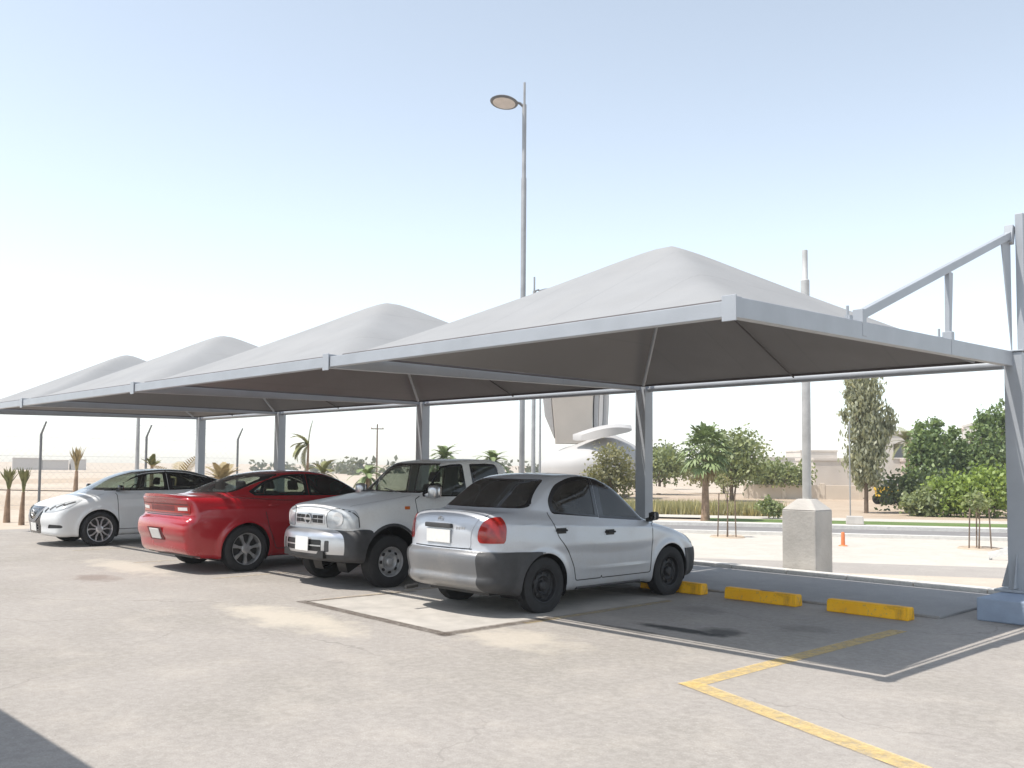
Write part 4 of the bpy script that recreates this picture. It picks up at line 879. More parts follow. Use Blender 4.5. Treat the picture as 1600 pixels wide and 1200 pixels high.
def ground():
    asphalt_mat()
    ground_mat('sand', [(.44, .36, .28), (.54, .46, .37), (.60, .53, .44)])
    ground_mat('pale_sand', [(.47, .43, .375), (.54, .50, .44), (.60, .56, .50)], (.3, 1.5, 20))
    ground_mat('tan_sand', [(.46, .385, .31), (.52, .45, .37), (.58, .51, .43)], (.4, 1.5, 20))
    ground_mat('street_asphalt', [(.20, .19, .185), (.24, .23, .225), (.28, .27, .26)], (.2, 1., 20))
    ground_mat('track', [(.33, .30, .27), (.38, .35, .32), (.43, .39, .35)], (.2, 1., 20))
    ground_mat('paving', [(.30, .295, .29), (.36, .35, .34), (.40, .385, .37)], (.6, 3., 40))
    ground_mat('kerb_concrete', [(.60, .58, .54), (.68, .66, .62), (.50, .48, .45)], (.6, 5., 40))
    ground_mat('lawn', [(.10, .16, .045), (.15, .21, .07), (.20, .22, .10)], (.5, 4., 40))
    ground_mat('soil', [(.40, .31, .23), (.47, .38, .29), (.54, .45, .35)], (.2, 1., 15))
    paint_line_mat('yellow_line', (.80, .58, .22), .05); paint_line_mat('faded_line', (.58, .47, .28), .5); paint_line_mat('dark_line', (.13, .10, .078), .35); paint_line_mat('pale_line', (.60, .52, .40), .6)
    # one terrain sheet out to the horizon, finer near the street
    xs = [-2500, -1200, -600, -300, -200, -140, -110]+[-90+2*i for i in range(66)]+[45, 60, 90, 150, 300, 700, 2000]
    ys = [-1500, -600, -200, -80, -30, -8, 0, 1.2]+[1.5+.25*i for i in range(15)]+[5.5+1.0*i for i in range(45)]+[52+6*i for i in range(12)]+[130, 180, 260, 400, 700, 1300, 2500]
    mb = MB(); vs = [(x, y, H(x, y)-.03) for y in ys for x in xs]; n = len(xs)
    mb.add(vs, [(j*n+i, j*n+i+1, (j+1)*n+i+1, (j+1)*n+i) for j in range(len(ys)-1) for i in range(n-1)])
    tag(mb.build('ground', MATS['sand'], smooth=60), kind='structure')
    lot = MB(); lot.add([(-21.2, -60, 0), (45, -60, 0), (45, 1.35, 0), (-22.6, 1.35, 0), (-21.6, -4, 0)], [(0, 1, 2, 3, 4)]); tag(lot.build('parking_lot', MATS['asphalt']), kind='structure')
    # shaded pavement behind the wheel stops with a pale kerb along the street
    pv = MB(); pv.box((-11.35, .10, .014), (22.3, 2.50, .034)); tag(pv.build('pavement', MATS['paving'], bevel=.01), kind='structure')
    kb = MB()
    x = -22.6
    while x < 45: kb.box((x+.5, 1.475, -.16), (.985, .23, .50)); x += 1.0
    tag(kb.build('kerb', MATS['kerb_concrete'], bevel=.015), kind='structure')
    # painted bay lines
    strip_line('bay_line', (-.17, -5.98), (-.17, -2.25), .17, .004, MATS['yellow_line']); strip_line('bay_line', (-3.08, -4.9), (-3.08, -2.3), .11, .004, MATS['faded_line'])
    for x in (-5.99, -8.9, -11.8, -14.7): strip_line('bay_line', (x, -5.6), (x, -2.3), .11, .004, MATS['pale_line'])
    strip_line('walkway_line', (-.23, -5.89), (5.5, -8.0), .18, .008, MATS['yellow_line'])
    # worn dark seams round the resurfaced bay
    strip_line('asphalt_seam', (-6.06, -5.84), (-3.02, -5.97), .14, .006, MATS['dark_line']); strip_line('asphalt_seam', (-3.12, -6.05), (-3.12, -4.4), .14, .010, MATS['dark_line']); strip_line('asphalt_seam', (-5.98, -5.8), (-5.86, -4.2), .07, .006, MATS['dark_line'])
    sheet('resurfaced_bay', [(-5.95, -5.78), (-3.18, -5.90), (-3.18, -2.2), (-5.95, -2.2)], .002, simple('resurfaced', (.43, .40, .36), .9, var=.16, scale=3, bump=.2, bscale=60))
    # street bands
    band('track', 10.3, 12.8, -20, 60, MATS['track']); band('median', 12.8, 22.0, -20, 60, MATS['pale_sand']); band('median_kerb', 22.0, 22.35, -20, 60, MATS['kerb_concrete'], .01, .12)
    band('sand_verge', 7.2, 10.3, -20, 60, MATS['tan_sand'])
    band('street', 22.35, 26.6, -20, 60, MATS['street_asphalt']); band('street_kerb', 26.6, 27.2, -20, 60, MATS['kerb_concrete'], .01, .14); band('footpath', 27.2, 29.2, -20, 60, MATS['pale_sand'], .06)
    o = band('lawn', 29.2, 32.0, -5, 60, MATS['lawn'], .05); band('far_path', 32.0, 34.4, -20, 60, MATS['pale_sand'], .05); band('soil', 34.4, 75, -70, 70, MATS['soil'], .02)
    street_line = MB()

# ------------------------------------------------------------------ shade canopy
def fabric_mat():
    m = bpy.data.materials.new('shade_fabric'); m.use_nodes = True; nt = m.node_tree; nt.nodes.clear()
    out = N(nt, 'ShaderNodeOutputMaterial'); df = N(nt, 'ShaderNodeBsdfDiffuse'); tl = N(nt, 'ShaderNodeBsdfTranslucent')
    n = noise(nt, 1.2, 4); n2 = noise(nt, 160, 2, coord='UV')
    wv = N(nt, 'ShaderNodeTexWave', wave_type='BANDS', bands_direction='Y'); tc = N(nt, 'ShaderNodeTexCoord'); nt.links.new(tc.outputs['Object'], wv.inputs[0]); wv.inputs['Scale'].default_value = 9.; wv.inputs['Distortion'].default_value = .6
    c = ramp(nt, n.outputs['Fac'], [(.3, (.282, .285, .288)), (.7, (.312, .315, .318))]); c = mixc(nt, ramp(nt, wv.outputs['Fac'], [(.2, .0), (.9, .10)]), c, (.27, .265, .27)); gm = N(nt, 'ShaderNodeNewGeometry'); c = mixc(nt, gm.outputs['Backfacing'], c, mixc(nt, .2, (.235, .222, .212), c))  # backfaces get a darker, browner colour to deepen the shade underneath
    
    # cloth is sewn from widths about a metre wide: fine darker seams, and drifts of dust
    sp = N(nt, 'ShaderNodeSeparateXYZ'); nt.links.new(tc.outputs['Object'], sp.inputs[0]); fr = math_n(nt, 'FRACT', math_n(nt, 'MULTIPLY', sp.outputs[0], .93)); sl = math_n(nt, 'LESS_THAN', fr, .022)
    c = mixc(nt, math_n(nt, 'MULTIPLY', sl, .16), c, (.16, .16, .165)); nd = noise(nt, .55, 6, .65, dist=.8); c = mixc(nt, ramp(nt, nd.outputs['Fac'], [(.48, 0.), (.74, .22)]), c, (.37, .36, .345))
    nt.links.new(c, df.inputs[0]); tl.inputs[0].default_value = (.30, .27, .26, 1)
    mx = N(nt, 'ShaderNodeMixShader'); mx.inputs[0].default_value = .015; nt.links.new(df.outputs[0], mx.inputs[1]); nt.links.new(tl.outputs[0], mx.inputs[2])
    nt.links.new(mx.outputs[0], out.inputs[0]); MATS['fabric'] = m; return m
def canopy(name, label, px, gap=True):
    """cantilever shade structure: px = post positions along the row; row at y = 0, front edge at y = -5.97"""
    FR = MATS['frame_paint']; root = thing(name, label, 'shade canopy', (0, 0, 0), 0)
    D = 5.97
    for k, x in enumerate(px):
        p = MB(); xp = x; x = x+.045; p.box((x, 0, 1.62), (.20, .20, 2.92)); p.box((x, 0, .275), (.44, .44, .03))
        for a in range(4):
            d = Vector((math.cos(a*math.pi/2), math.sin(a*math.pi/2), 0))
            p.prism([(.09, .30), (.21, .30), (.09, .75)], -.008, .008, 0, lambda v, d=d, x=x: (x+d.x*v[0]-d.y*v[2], d.y*v[0]+d.x*v[2], v[1]))
        p.box((x+.06, .06, 3.92), (.09, .09, 1.68)); p.box((x, 0, 3.095), (.24, .24, .02))
        p.build('post', FR, root, bevel=.006); x = xp
        g = MB(); g.prism([(.01, 4.52), (-.28, 4.42), (.01, 3.10)], x-.008, x+.008, 0, lambda v: (v[2], v[0], v[1])); g.build('gusset', FR, root)
        b = MB(); b.box((x+.30, -.30, .128), (.84, 1.22, .256)); b.build('base_block', MATS['blue_concrete'], root, bevel=.015)
        a = MB(); a.beam((x, -D+.10, 2.915), (x, -.095, 3.005), .09, .16, h1=.175); a.build('arm', FR, root, bevel=.006)
        e = MB(); e.box((x, -D+.05, 2.915), (.10, .10, .165)); e.box((x-.0, -D-.002, 2.905), (.13, .012, .20)); e.build('end_plate', FR, root, bevel=.004)
        # tie bar with its upright strut and lugs
        t = MB(); t.beam((x, -3.84, 3.10), (x, -.02, 4.50), .07, .085); t.beam((x, -.03, 4.40), (x, .03, 4.62), .10, .09, (0, 1, 0)); t.build('tie_bar', FR, root, bevel=.005)
        t = MB(); t.beam((x, -1.86, 3.09), (x, -1.82, 3.79), .05, .06, (0, 1, 0), h1=.11); t.build('strut', FR, root, bevel=.004)
        for y in (-3.86, -1.86): l = MB(); l.box((x, y, 3.02), (.10, .075, .25)); l.build('lug', FR, root, bevel=.004)
        for y in (-4.05, -2.05): l = MB(); l.tube([(x-.02, y, 2.98), (x-.02, y, 3.16)], .014, 6); l.box((x-.02, y+.02, 3.05), (.05, .06, .05)); l.build('turnbuckle', FR, root)
    for k in range(len(px)-1):
        a, b = px[k+1], px[k]
        m = MB(); m.beam((a+.061, -D+.055, 2.905), (b-.061, -D+.055, 2.905), .085, .125); m.build('front_rail', FR, root, bevel=.006)
        m = MB(); m.tube([(a+.096, .0, 2.945), (b-.096, .0, 2.945)], .055, 16); m.build('rear_rail', FR, root, smooth=60)
        # fabric: four-sided tent, slightly hollow hips and a rounded top, standing clear of the frame all round
        x0, x1, y0, y1 = a+.115, b-.115, -D+(.165 if gap else .02), -.14; n = 44; vs = []; fs = []
        for j in range(n+1):
            for i in range(n+1):
                u, v = -1+2*i/n, -1+2*j/n
                t = (abs(u)**26+abs(v)**26)**(1/26); t = min(1, t); tt = (math.sqrt(t*t+.003)-.05477)/(1.001499-.05477)
                hh = max(0, 1-tt); z = 2.995+1.33*(hh*.88+.12*hh*hh)
                sag = .04*(1-min(abs(u), abs(v))**2)*max(0, t-.6)/.4   # edges pulled in between the corners
                sag *= (v < .98*abs(u)); sx = (x1-x0)/2*(1-sag*.6*(abs(u) > abs(v))); sy_ = (y1-y0)/2*(1-sag*.6*(abs(v) >= abs(u)))
                zb = 0
                vs.append(((x0+x1)/2+u*sx, (y0+y1)/2+v*sy_, z-.04*sag*10*.1+zb))
        for j in range(n):
            for i in range(n): q = j*(n+1)+i; fs.append((q, q+1, q+n+2, q+n+1))
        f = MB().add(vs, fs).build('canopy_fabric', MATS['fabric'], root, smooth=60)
        # pipes under the hips carrying the peak, and the lacing round the edge
        xm, ym = (x0+x1)/2, (y0+y1)/2; mb = MB()
        for sx, sy_ in ((x0, y0), (x1, y0), (x0, y1), (x1, y1)):
            p0, p1 = Vector((sx, sy_, 2.89)), Vector((xm, ym, 4.12)); mb.tube([p0.lerp(p1, .07 if sy_ > ym else .16), p1], .024, 8)
        mb.build('hip_pipe', FR, root, smooth=50)
        sm = MB(); sm.tube([(xm, y1, 2.955), (xm, ym, 4.20)], .012, 5); sm.build('seam', MATS['seam_dark'], f)
        tub = MB(); tub.tube([(x0, y0, 2.992), (x1, y0, 2.992), (x1, y1, 2.985), (x0, y1, 2.985), (x0, y0, 2.992)], .018, 6); tub.build('hem_cable', MATS['seam_dark'], f)
    return root
def canopies():
    simple('frame_paint', (.345, .365, .39), .42, .0, var=.06, scale=3, bump=.03); simple('blue_concrete', (.26, .315, .40), .7, var=.10, scale=4, bump=.2); simple('seam_dark', (.10, .09, .09), .8)
    fabric_mat()
    canopy('shade_canopy', 'four-bay grey fabric shade canopy on pale blue steel posts over the parked cars', [.225, -5.38, -11.13, -16.85, -21.22])
    # the facing row on the near side of the lane; its shadow edge lies across the lower left corner of the photo
    r = canopy('shade_canopy', 'near shade canopy whose shadow edge crosses the lower left corner', [0, 5.6, 11.2, 16.8][::-1], False); r.location = (-.9, -17.42, 0); r.rotation_euler = (0, 0, math.pi)

# ------------------------------------------------------------------ things in the lot
def yellow_mat():
    m, nt, b = new_mat('yellow_block'); n = noise(nt, 5, 5); c = ramp(nt, n.outputs['Fac'], [(.3, (.86, .42, .006)), (.7, (.97, .52, .012))])
    n2 = noise(nt, 16, 6, .75); c = mixc(nt, ramp(nt, n2.outputs['Fac'], [(.57, 0.), (.66, .8)]), c, (.34, .25, .14))
    n3 = noise(nt, 4, 5, .7, dist=1.); c = mixc(nt, ramp(nt, n3.outputs['Fac'], [(.56, 0.), (.75, .6)]), c, (.10, .07, .04))
    nt.links.new(c, b.inputs['Base Color']); b.inputs['Roughness'].default_value = .65
    bp = N(nt, 'ShaderNodeBump'); bp.inputs['Strength'].default_value = .4; bp.inputs['Distance'].default_value = .01; nt.links.new(n2.outputs['Fac'], bp.inputs['Height']); nt.links.new(bp.outputs[0], b.inputs['Normal']); MATS['yellow_block'] = m
def lot_things():
    yellow_mat(); simple('worn_concrete', (.47, .445, .41), .85, var=.14, scale=2.5, bump=.3); simple('galvanised', (.33, .33, .33), .5, .3, var=.15, scale=3)
    simple('lamp_grey', (.17, .17, .175), .5, .3); simple('lamp_glass', (.62, .55, .50), .3); simple('white_paintwork', (.68, .67, .64), .6)
    lab = {0: 'yellow concrete wheel stop nearest the post with the blue base', 1: 'yellow concrete wheel stop with a chipped top, middle of the empty bay', 2: 'short-looking yellow wheel stop half hidden by the silver saloon\'s front wheel'}
    for i, (x0, x1) in enumerate([(-1.35, -.37), (-2.77, -1.75), (-4.15, -3.13)]):
        mb = MB(); L = x1-x0; pr = [(-.085, 0), (.085, 0), (.075, .12), (.055, .145), (-.055, .145), (-.075, .12)]
        mb.prism(pr, x0, x1, 0, lambda v: (v[2], v[0], v[1])); o = mb.build('wheel_stop', MATS['yellow_block'], bevel=.012)
        for v in o.data.vertices: v.co.x -= (x0+x1)/2
        o.location = ((x0+x1)/2, -1.50, 0); tag(o, lab[i], 'wheel stop', 'yellow wheel stops')
        if i == 1:
            ch = MB(); cx = .06; pts = [(cx+.10*math.cos(a)*(1+.3*math.sin(3*a)), .03*math.sin(a)) for a in [k*.5236 for k in range(12)]]; ch.prism(pts, .143, .147); ch.build('chip', simple('raw_concrete', (.22, .15, .08), .9), o)
    # pale concrete plinth carrying a light pole
    t = thing('lamp_pole', 'thick pale pole rising from a square white concrete plinth', 'pole', (-3.56, 1.96, 0), R(2))
    b = MB(); b.box((0, 0, .36), (.58, .58, 1.32)); vs = [(-.29, -.29, 1.02), (.29, -.29, 1.02), (.29, .29, 1.02), (-.29, .29, 1.02), (-.12, -.12, 1.19), (.12, -.12, 1.19), (.12, .12, 1.19), (-.12, .12, 1.19)]
    b.add(vs, [(0, 1, 5, 4), (1, 2, 6, 5), (2, 3, 7, 6), (3, 0, 4, 7), (4, 5, 6, 7)]); b.build('plinth', MATS['worn_concrete'], t, bevel=.02)
    p = MB(); p.tube([(0, 0, 1.15), (0, 0, 4.75)], .07, 20); p.tube([(0, 0, 4.75), (0, 0, 4.78), (0, 0, 5.25)], [.07, .045, .045], 16); p.build('pole', simple('pole_grey', (.50, .49, .47), .5, .1), t, smooth=40)
    # tall street lamp and two smaller ones beyond
    def lamp(name, label, x, y, top, armz, side_dir, L, r0, r1, head=True):
        t = thing(name, label, 'street lamp', (x, y, H(x, y)), 0, 'street lamps'); z0 = H(x, y); top -= z0; armz -= z0
        p = MB(); zj = armz*.83; p.tube([(0, 0, 0), (0, 0, .3), (0, 0, .32), (0, 0, zj), (0, 0, zj+.05), (0, 0, armz)], [r0*1.6, r0*1.6, r0, r0*.95, r1, r1], 16); p.tube([(0, 0, armz), (0, 0, top)], r1*.55, 10); p.build('pole', MATS['galvanised'], t, smooth=40)
        d = Vector((side_dir[0], side_dir[1], 0)).normalized(); q = Vector((-d.y, d.x, 0))
        a = MB(); a.tube([(0, 0, armz-.06), tuple(d*.10+Vector((0, 0, armz+.03))), tuple(d*.2+Vector((0, 0, armz+.06)))], [.035, .032, .028], 8); a.build('arm', MATS['lamp_grey'], t, smooth=40)
        if head:
            h = MB(); vs = []; fs = []; m = 20; prof = [(.0, .075), (.5, .065), (.85, .035), (1., 0.), (.96, -.018), (.80, -.022)]
            c = d*(.14+L/2)
            for rr, z in prof:
                for k in range(m):
                    an = 2*math.pi*k/m; u, w = math.cos(an)*rr*L/2, math.sin(an)*rr*L*.42; P = c+d*u+q*w; vs.append((P.x, P.y, armz+.055+z+.10*u+.22*w))
            for i in range(len(prof)-1):
                for k in range(m): fs.append((i*m+k, (i+1)*m+k, (i+1)*m+(k+1) % m, i*m+(k+1) % m))
            h.add(vs, fs); hd = h.build('lamp_head', MATS['lamp_grey'], t, smooth=60)
            g = MB(); vs = []
            for k in range(m):
                an = 2*math.pi*k/m; u, w = math.cos(an)*.80*L/2, math.sin(an)*.80*L*.42; P = c+d*u+q*w; vs.append((P.x, P.y, armz+.055-.024+.10*u+.22*w))
            g.add(vs, [tuple(range(m))]); g.build('lamp_glass', MATS['lamp_glass'], hd)
        return t
    lamp('street_lamp', 'tallest street lamp with an oval head, rising high above the canopy', -10.8, 2.57, 10.35, 9.84, (-.69, -.72), .64, .062, .048)
    lamp('street_lamp', 'street lamp behind the tallest one, only its arm showing above the canopy slope', -22.7, 14.79, 9.32, 8.75, (.69, .72), .95, .085, .07)
    lamp('street_lamp', 'thin farther lamp pole just left of the white monument', -27.46, 19.98, 7.0, 6.6, (.69, .72), .6, .055, .045)
    p = MB(); p.tube([(0, 0, 0), (0, 0, 4.2)], [.075, .055], 12); o = p.build('flood_light_pole', MATS['galvanised'], smooth=40); o.location = (-28.69, 1.27, 0)
    l = MB(); l.tube([(0, 0, 4.18), (0, 0, 4.26)], [.065, .05], 12); l.build('cap', MATS['lamp_grey'], o); tag(o, 'plain grey pole beyond the roof of the white saloon', 'pole')
    # sign pole, bollard, concrete block, guard rail
    p = MB(); p.tube([(0, 0, 0), (0, 0, 4.6)], .035, 8); o = p.build('sign_pole', MATS['galvanised'], smooth=40); o.location = (-17.72, 31.48, -.65); tag(o, 'thin grey pole standing just left of the drooping eucalyptus', 'pole')
    b = MB(); b.lathe([(.14, 0), (.12, .03), (.06, .04), (.055, .36), (.045, .42), (.001, .43)], 16); o = b.build('traffic_bollard', simple('orange_plastic', (.70, .20, .07), .55), smooth=40); o.location = (-9.8, 15.3, -.69); tag(o, 'small orange traffic bollard on the pale median', 'bollard')
    b = MB(); b.box((0, 0, .15), (.7, .5, .34), taper=.92); o = b.build('concrete_block', MATS['worn_concrete'], bevel=.03); o.location = (-14.45, 25.38, -.62); o.rotation_euler = (0, 0, .5); tag(o, 'low grey concrete block beside the lawn', 'concrete block')
    g = thing('guard_rail', 'short white slanting rail at the street edge beside the near post', 'guard rail', (-4.93, 14.37, -.7), R(25))
    m = MB(); m.beam((-.3, 0, .12), (1.2, 0, .62), .05, .16); m.build('rail', MATS['white_paintwork'], g)
    for x, z in ((-.25, .12), (.5, .36), (1.1, .56)): m = MB(); m.box((x, .05, z/2), (.07, .07, z)); m.build('post', MATS['galvanised'], g)
# ------------------------------------------------------------------ vegetation
def leaf_mat(name, col, var=.35):
    if name in MATS: return MATS[name]
    m = bpy.data.materials.new(name); m.use_nodes = True; nt = m.node_tree; nt.nodes.clear(); out = N(nt, 'ShaderNodeOutputMaterial')
    at = N(nt, 'ShaderNodeAttribute', attribute_name='tint'); c = ramp(nt, at.outputs['Fac'], [(0., [x*(1-var) for x in col]), (.6, col), (1., [min(1, col[0]*1.5+.02), col[1]*1.35+.02, col[2]*1.2])])
    df = N(nt, 'ShaderNodeBsdfDiffuse'); tl = N(nt, 'ShaderNodeBsdfTranslucent'); gl = N(nt, 'ShaderNodeBsdfGlossy'); gl.inputs['Roughness'].default_value = .5
    nt.links.new(c, df.inputs[0]); nt.links.new(mixc(nt, .5, c, (col[0]*1.5, col[1]*1.4, col[2]*.6)), tl.inputs[0])
    m1 = N(nt, 'ShaderNodeMixShader'); m1.inputs[0].default_value = .35; nt.links.new(df.outputs[0], m1.inputs[1]); nt.links.new(tl.outputs[0], m1.inputs[2])
    m2 = N(nt, 'ShaderNodeMixShader'); m2.inputs[0].default_value = .05; nt.links.new(m1.outputs[0], m2.inputs[1]); nt.links.new(gl.outputs[0], m2.inputs[2]); nt.links.new(m2.outputs[0], out.inputs[0])
    MATS[name] = m; return m
def leaves(name, mat, blobs, size, parent=None, seed=1, clump=10, droop=0., aspect=1.7, spread=.28):
    """blobs: (x, y, z, rx, ry, rz, number of leaves): leaf faces gathered in clumps through each ellipsoid"""
    rg = np.random.default_rng(seed); V = []; T = []
    for (x, y, z, rx, ry, rz, n) in blobs:
        k = max(1, n//clump)
        d = rg.normal(size=(k, 3)); d /= np.linalg.norm(d, axis=1)[:, None]; rad = rg.uniform(.25, 1., k)**.45; lump = 1+.22*np.sin(d[:, 0]*5+seed)*np.cos(d[:, 1]*4+seed*2)+.12*rg.normal(size=k)
        cc = d*(rad*lump)[:, None]; tc = rg.uniform(0, 1, k)
        i = np.repeat(np.arange(k), clump); p = cc[i]*np.array([rx, ry, rz])+rg.normal(size=(len(i), 3))*np.array([rx, ry, rz]).mean()*spread*np.array([1, 1, .8])
        a = rg.normal(size=(len(i), 3))
        if droop: a = a*(1-droop)+np.array([0, 0, -1.6])*droop
        a /= np.linalg.norm(a, axis=1)[:, None]; b = np.cross(a, rg.normal(size=(len(i), 3))); b /= np.linalg.norm(b, axis=1)[:, None]
        s = size*rg.uniform(.6, 1.4, len(i))[:, None]; P = p+np.array([x, y, z]); a = a*s*aspect/2; b = b*s/2
        V.append(np.stack([P-a, P+b, P+a, P-b], 1)); T.append(np.clip(tc[i]*.6+rg.uniform(0, .4, len(i)), 0, 1))
    V = np.concatenate(V).reshape(-1, 3); T = np.repeat(np.concatenate(T), 4); n = len(V)//4
    me = bpy.data.meshes.new(name); me.from_pydata(V.tolist(), [], np.arange(n*4).reshape(n, 4).tolist()); me.materials.append(mat)
    at = me.attributes.new('tint', 'FLOAT', 'POINT'); at.data.foreach_set('value', T.astype(np.float32)); me.update()
    o = bpy.data.objects.new(name, me); COL.objects.link(o); o.parent = parent; return o
def trunk(parent, pts, r, limbs=(), mat=None, name='trunk'):
    m = MB(); k = len(pts); m.tube(pts, [r*(1-.55*i/(k-1)) for i in range(k)], 10)
    for l in limbs: m.tube(l, [r*.5*(1-.7*i/(len(l)-1)) for i in range(len(l))], 6)
    return m.build(name, mat or MATS['bark'], parent, smooth=50)
def limbs_for(h0, h1, rad, n, seed):
    rg = random.Random(seed); out = []
    for i in range(n):
        a = 2*math.pi*i/n+rg.uniform(-.4, .4); z = h0+(h1-h0)*rg.uniform(0, .5); e = rad*rg.uniform(.6, .95)
        out.append([(0, 0, z), (math.cos(a)*e*.45, math.sin(a)*e*.45, z+(h1-z)*.4), (math.cos(a)*e, math.sin(a)*e, z+(h1-z)*.75)])
    return out
def bushy(name, label, x, y, h, blobs, mat, size, r=.12, seed=1, group=None, trunks=1, th=None, cat='tree', dz=0., **kw):
    t = thing(name, label, cat, (x, y, H(x, y)-.03+dz), 0, group)
    if trunks:
        tp = th or h*.6
        tm = [[(0, 0, -.1), (.04*h*.1, 0, tp*.5), (0, .03, tp)]]
        lim = limbs_for(tp*.5, h*.8, max(b[3] for b in blobs), 6, seed)
        for j in range(1, trunks):
            a = 2.1*j+seed; d = .12*h; lim.append([(math.cos(a)*.15, math.sin(a)*.15, -.1), (math.cos(a)*d*.6, math.sin(a)*d*.6, tp*.6), (math.cos(a)*d, math.sin(a)*d, h*.7)])
        trunk(t, tm[0], r, lim)
    leaves('crown', mat, blobs, size, t, seed, **kw); return t
def frond(mb, base, az, el, L, curl, nl=16, lw=.05, ll=.42, twist=.5):
    """a feather palm leaf: arching midrib with leaflets on both sides"""
    base = Vector(base); d = Vector((math.cos(az), math.sin(az), 0)); pts = []; n = 9
    p = base.copy(); e = el
    for i in range(n+1):
        pts.append(p.copy()); p = p+(d*math.cos(e)+Vector((0, 0, math.sin(e))))*L/n; e -= curl/n
    mb.tube(pts, [.022*L/2*(1-.8*i/n)+.004 for i in range(n+1)], 4)
    sd = Vector((-d.y, d.x, 0))
    for i in range(1, nl+1):
        t = i/nl; k = t*n; j = min(n-1, int(k)); q = pts[j].lerp(pts[j+1], k-j); tan = (pts[j+1]-pts[j]).normalized(); up = sd.cross(tan).normalized()*-1
        l = ll*math.sin(math.pi*(.12+.80*t))*L/1.8+.04
        for s_ in (-1, 1):
            v = (sd*s_*.75+tan*.75-Vector((0, 0, .25))+up*twist*.4).normalized(); w = tan*lw/2
            mb.add([q-w, q+v*l*.5-w*1.2, q+v*l, q+v*l*.5+w*1.2, q+w], [(0, 1, 2, 3, 4)])
def fan(mb, base, az, el, L, rad, rg, segs=13):
    """a fan palm leaf: stalk and a pleated fan of pointed segments"""
    base = Vector(base); d = Vector((math.cos(az)*math.cos(el), math.sin(az)*math.cos(el), math.sin(el))); tip = base+d*L
    mb.tube([base, base+d*L*.5+Vector((0, 0, .03)), tip], [.022, .016, .012], 4)
    s_ = Vector((-math.sin(az), math.cos(az), 0)); dn = (d-Vector((0, 0, .35))).normalized()
    for i in range(segs):
        a = R(-115+230*i/(segs-1)); v = (dn*math.cos(a)+s_*math.sin(a)).normalized(); r = rad*(1-.22*(abs(a)/2)**1.5)*rg.uniform(.85, 1.1)
        w = (dn*-math.sin(a)+s_*math.cos(a))*r*.13; z = Vector((0, 0, .035*(-1)**i)); mid = tip+v*r*.6+z; end = tip+v*r+Vector((0, 0, -.22*r*rg.uniform(.6, 1.4)))
        mb.add([tip, mid-w, end, mid+w], [(0, 1, 2, 3)])
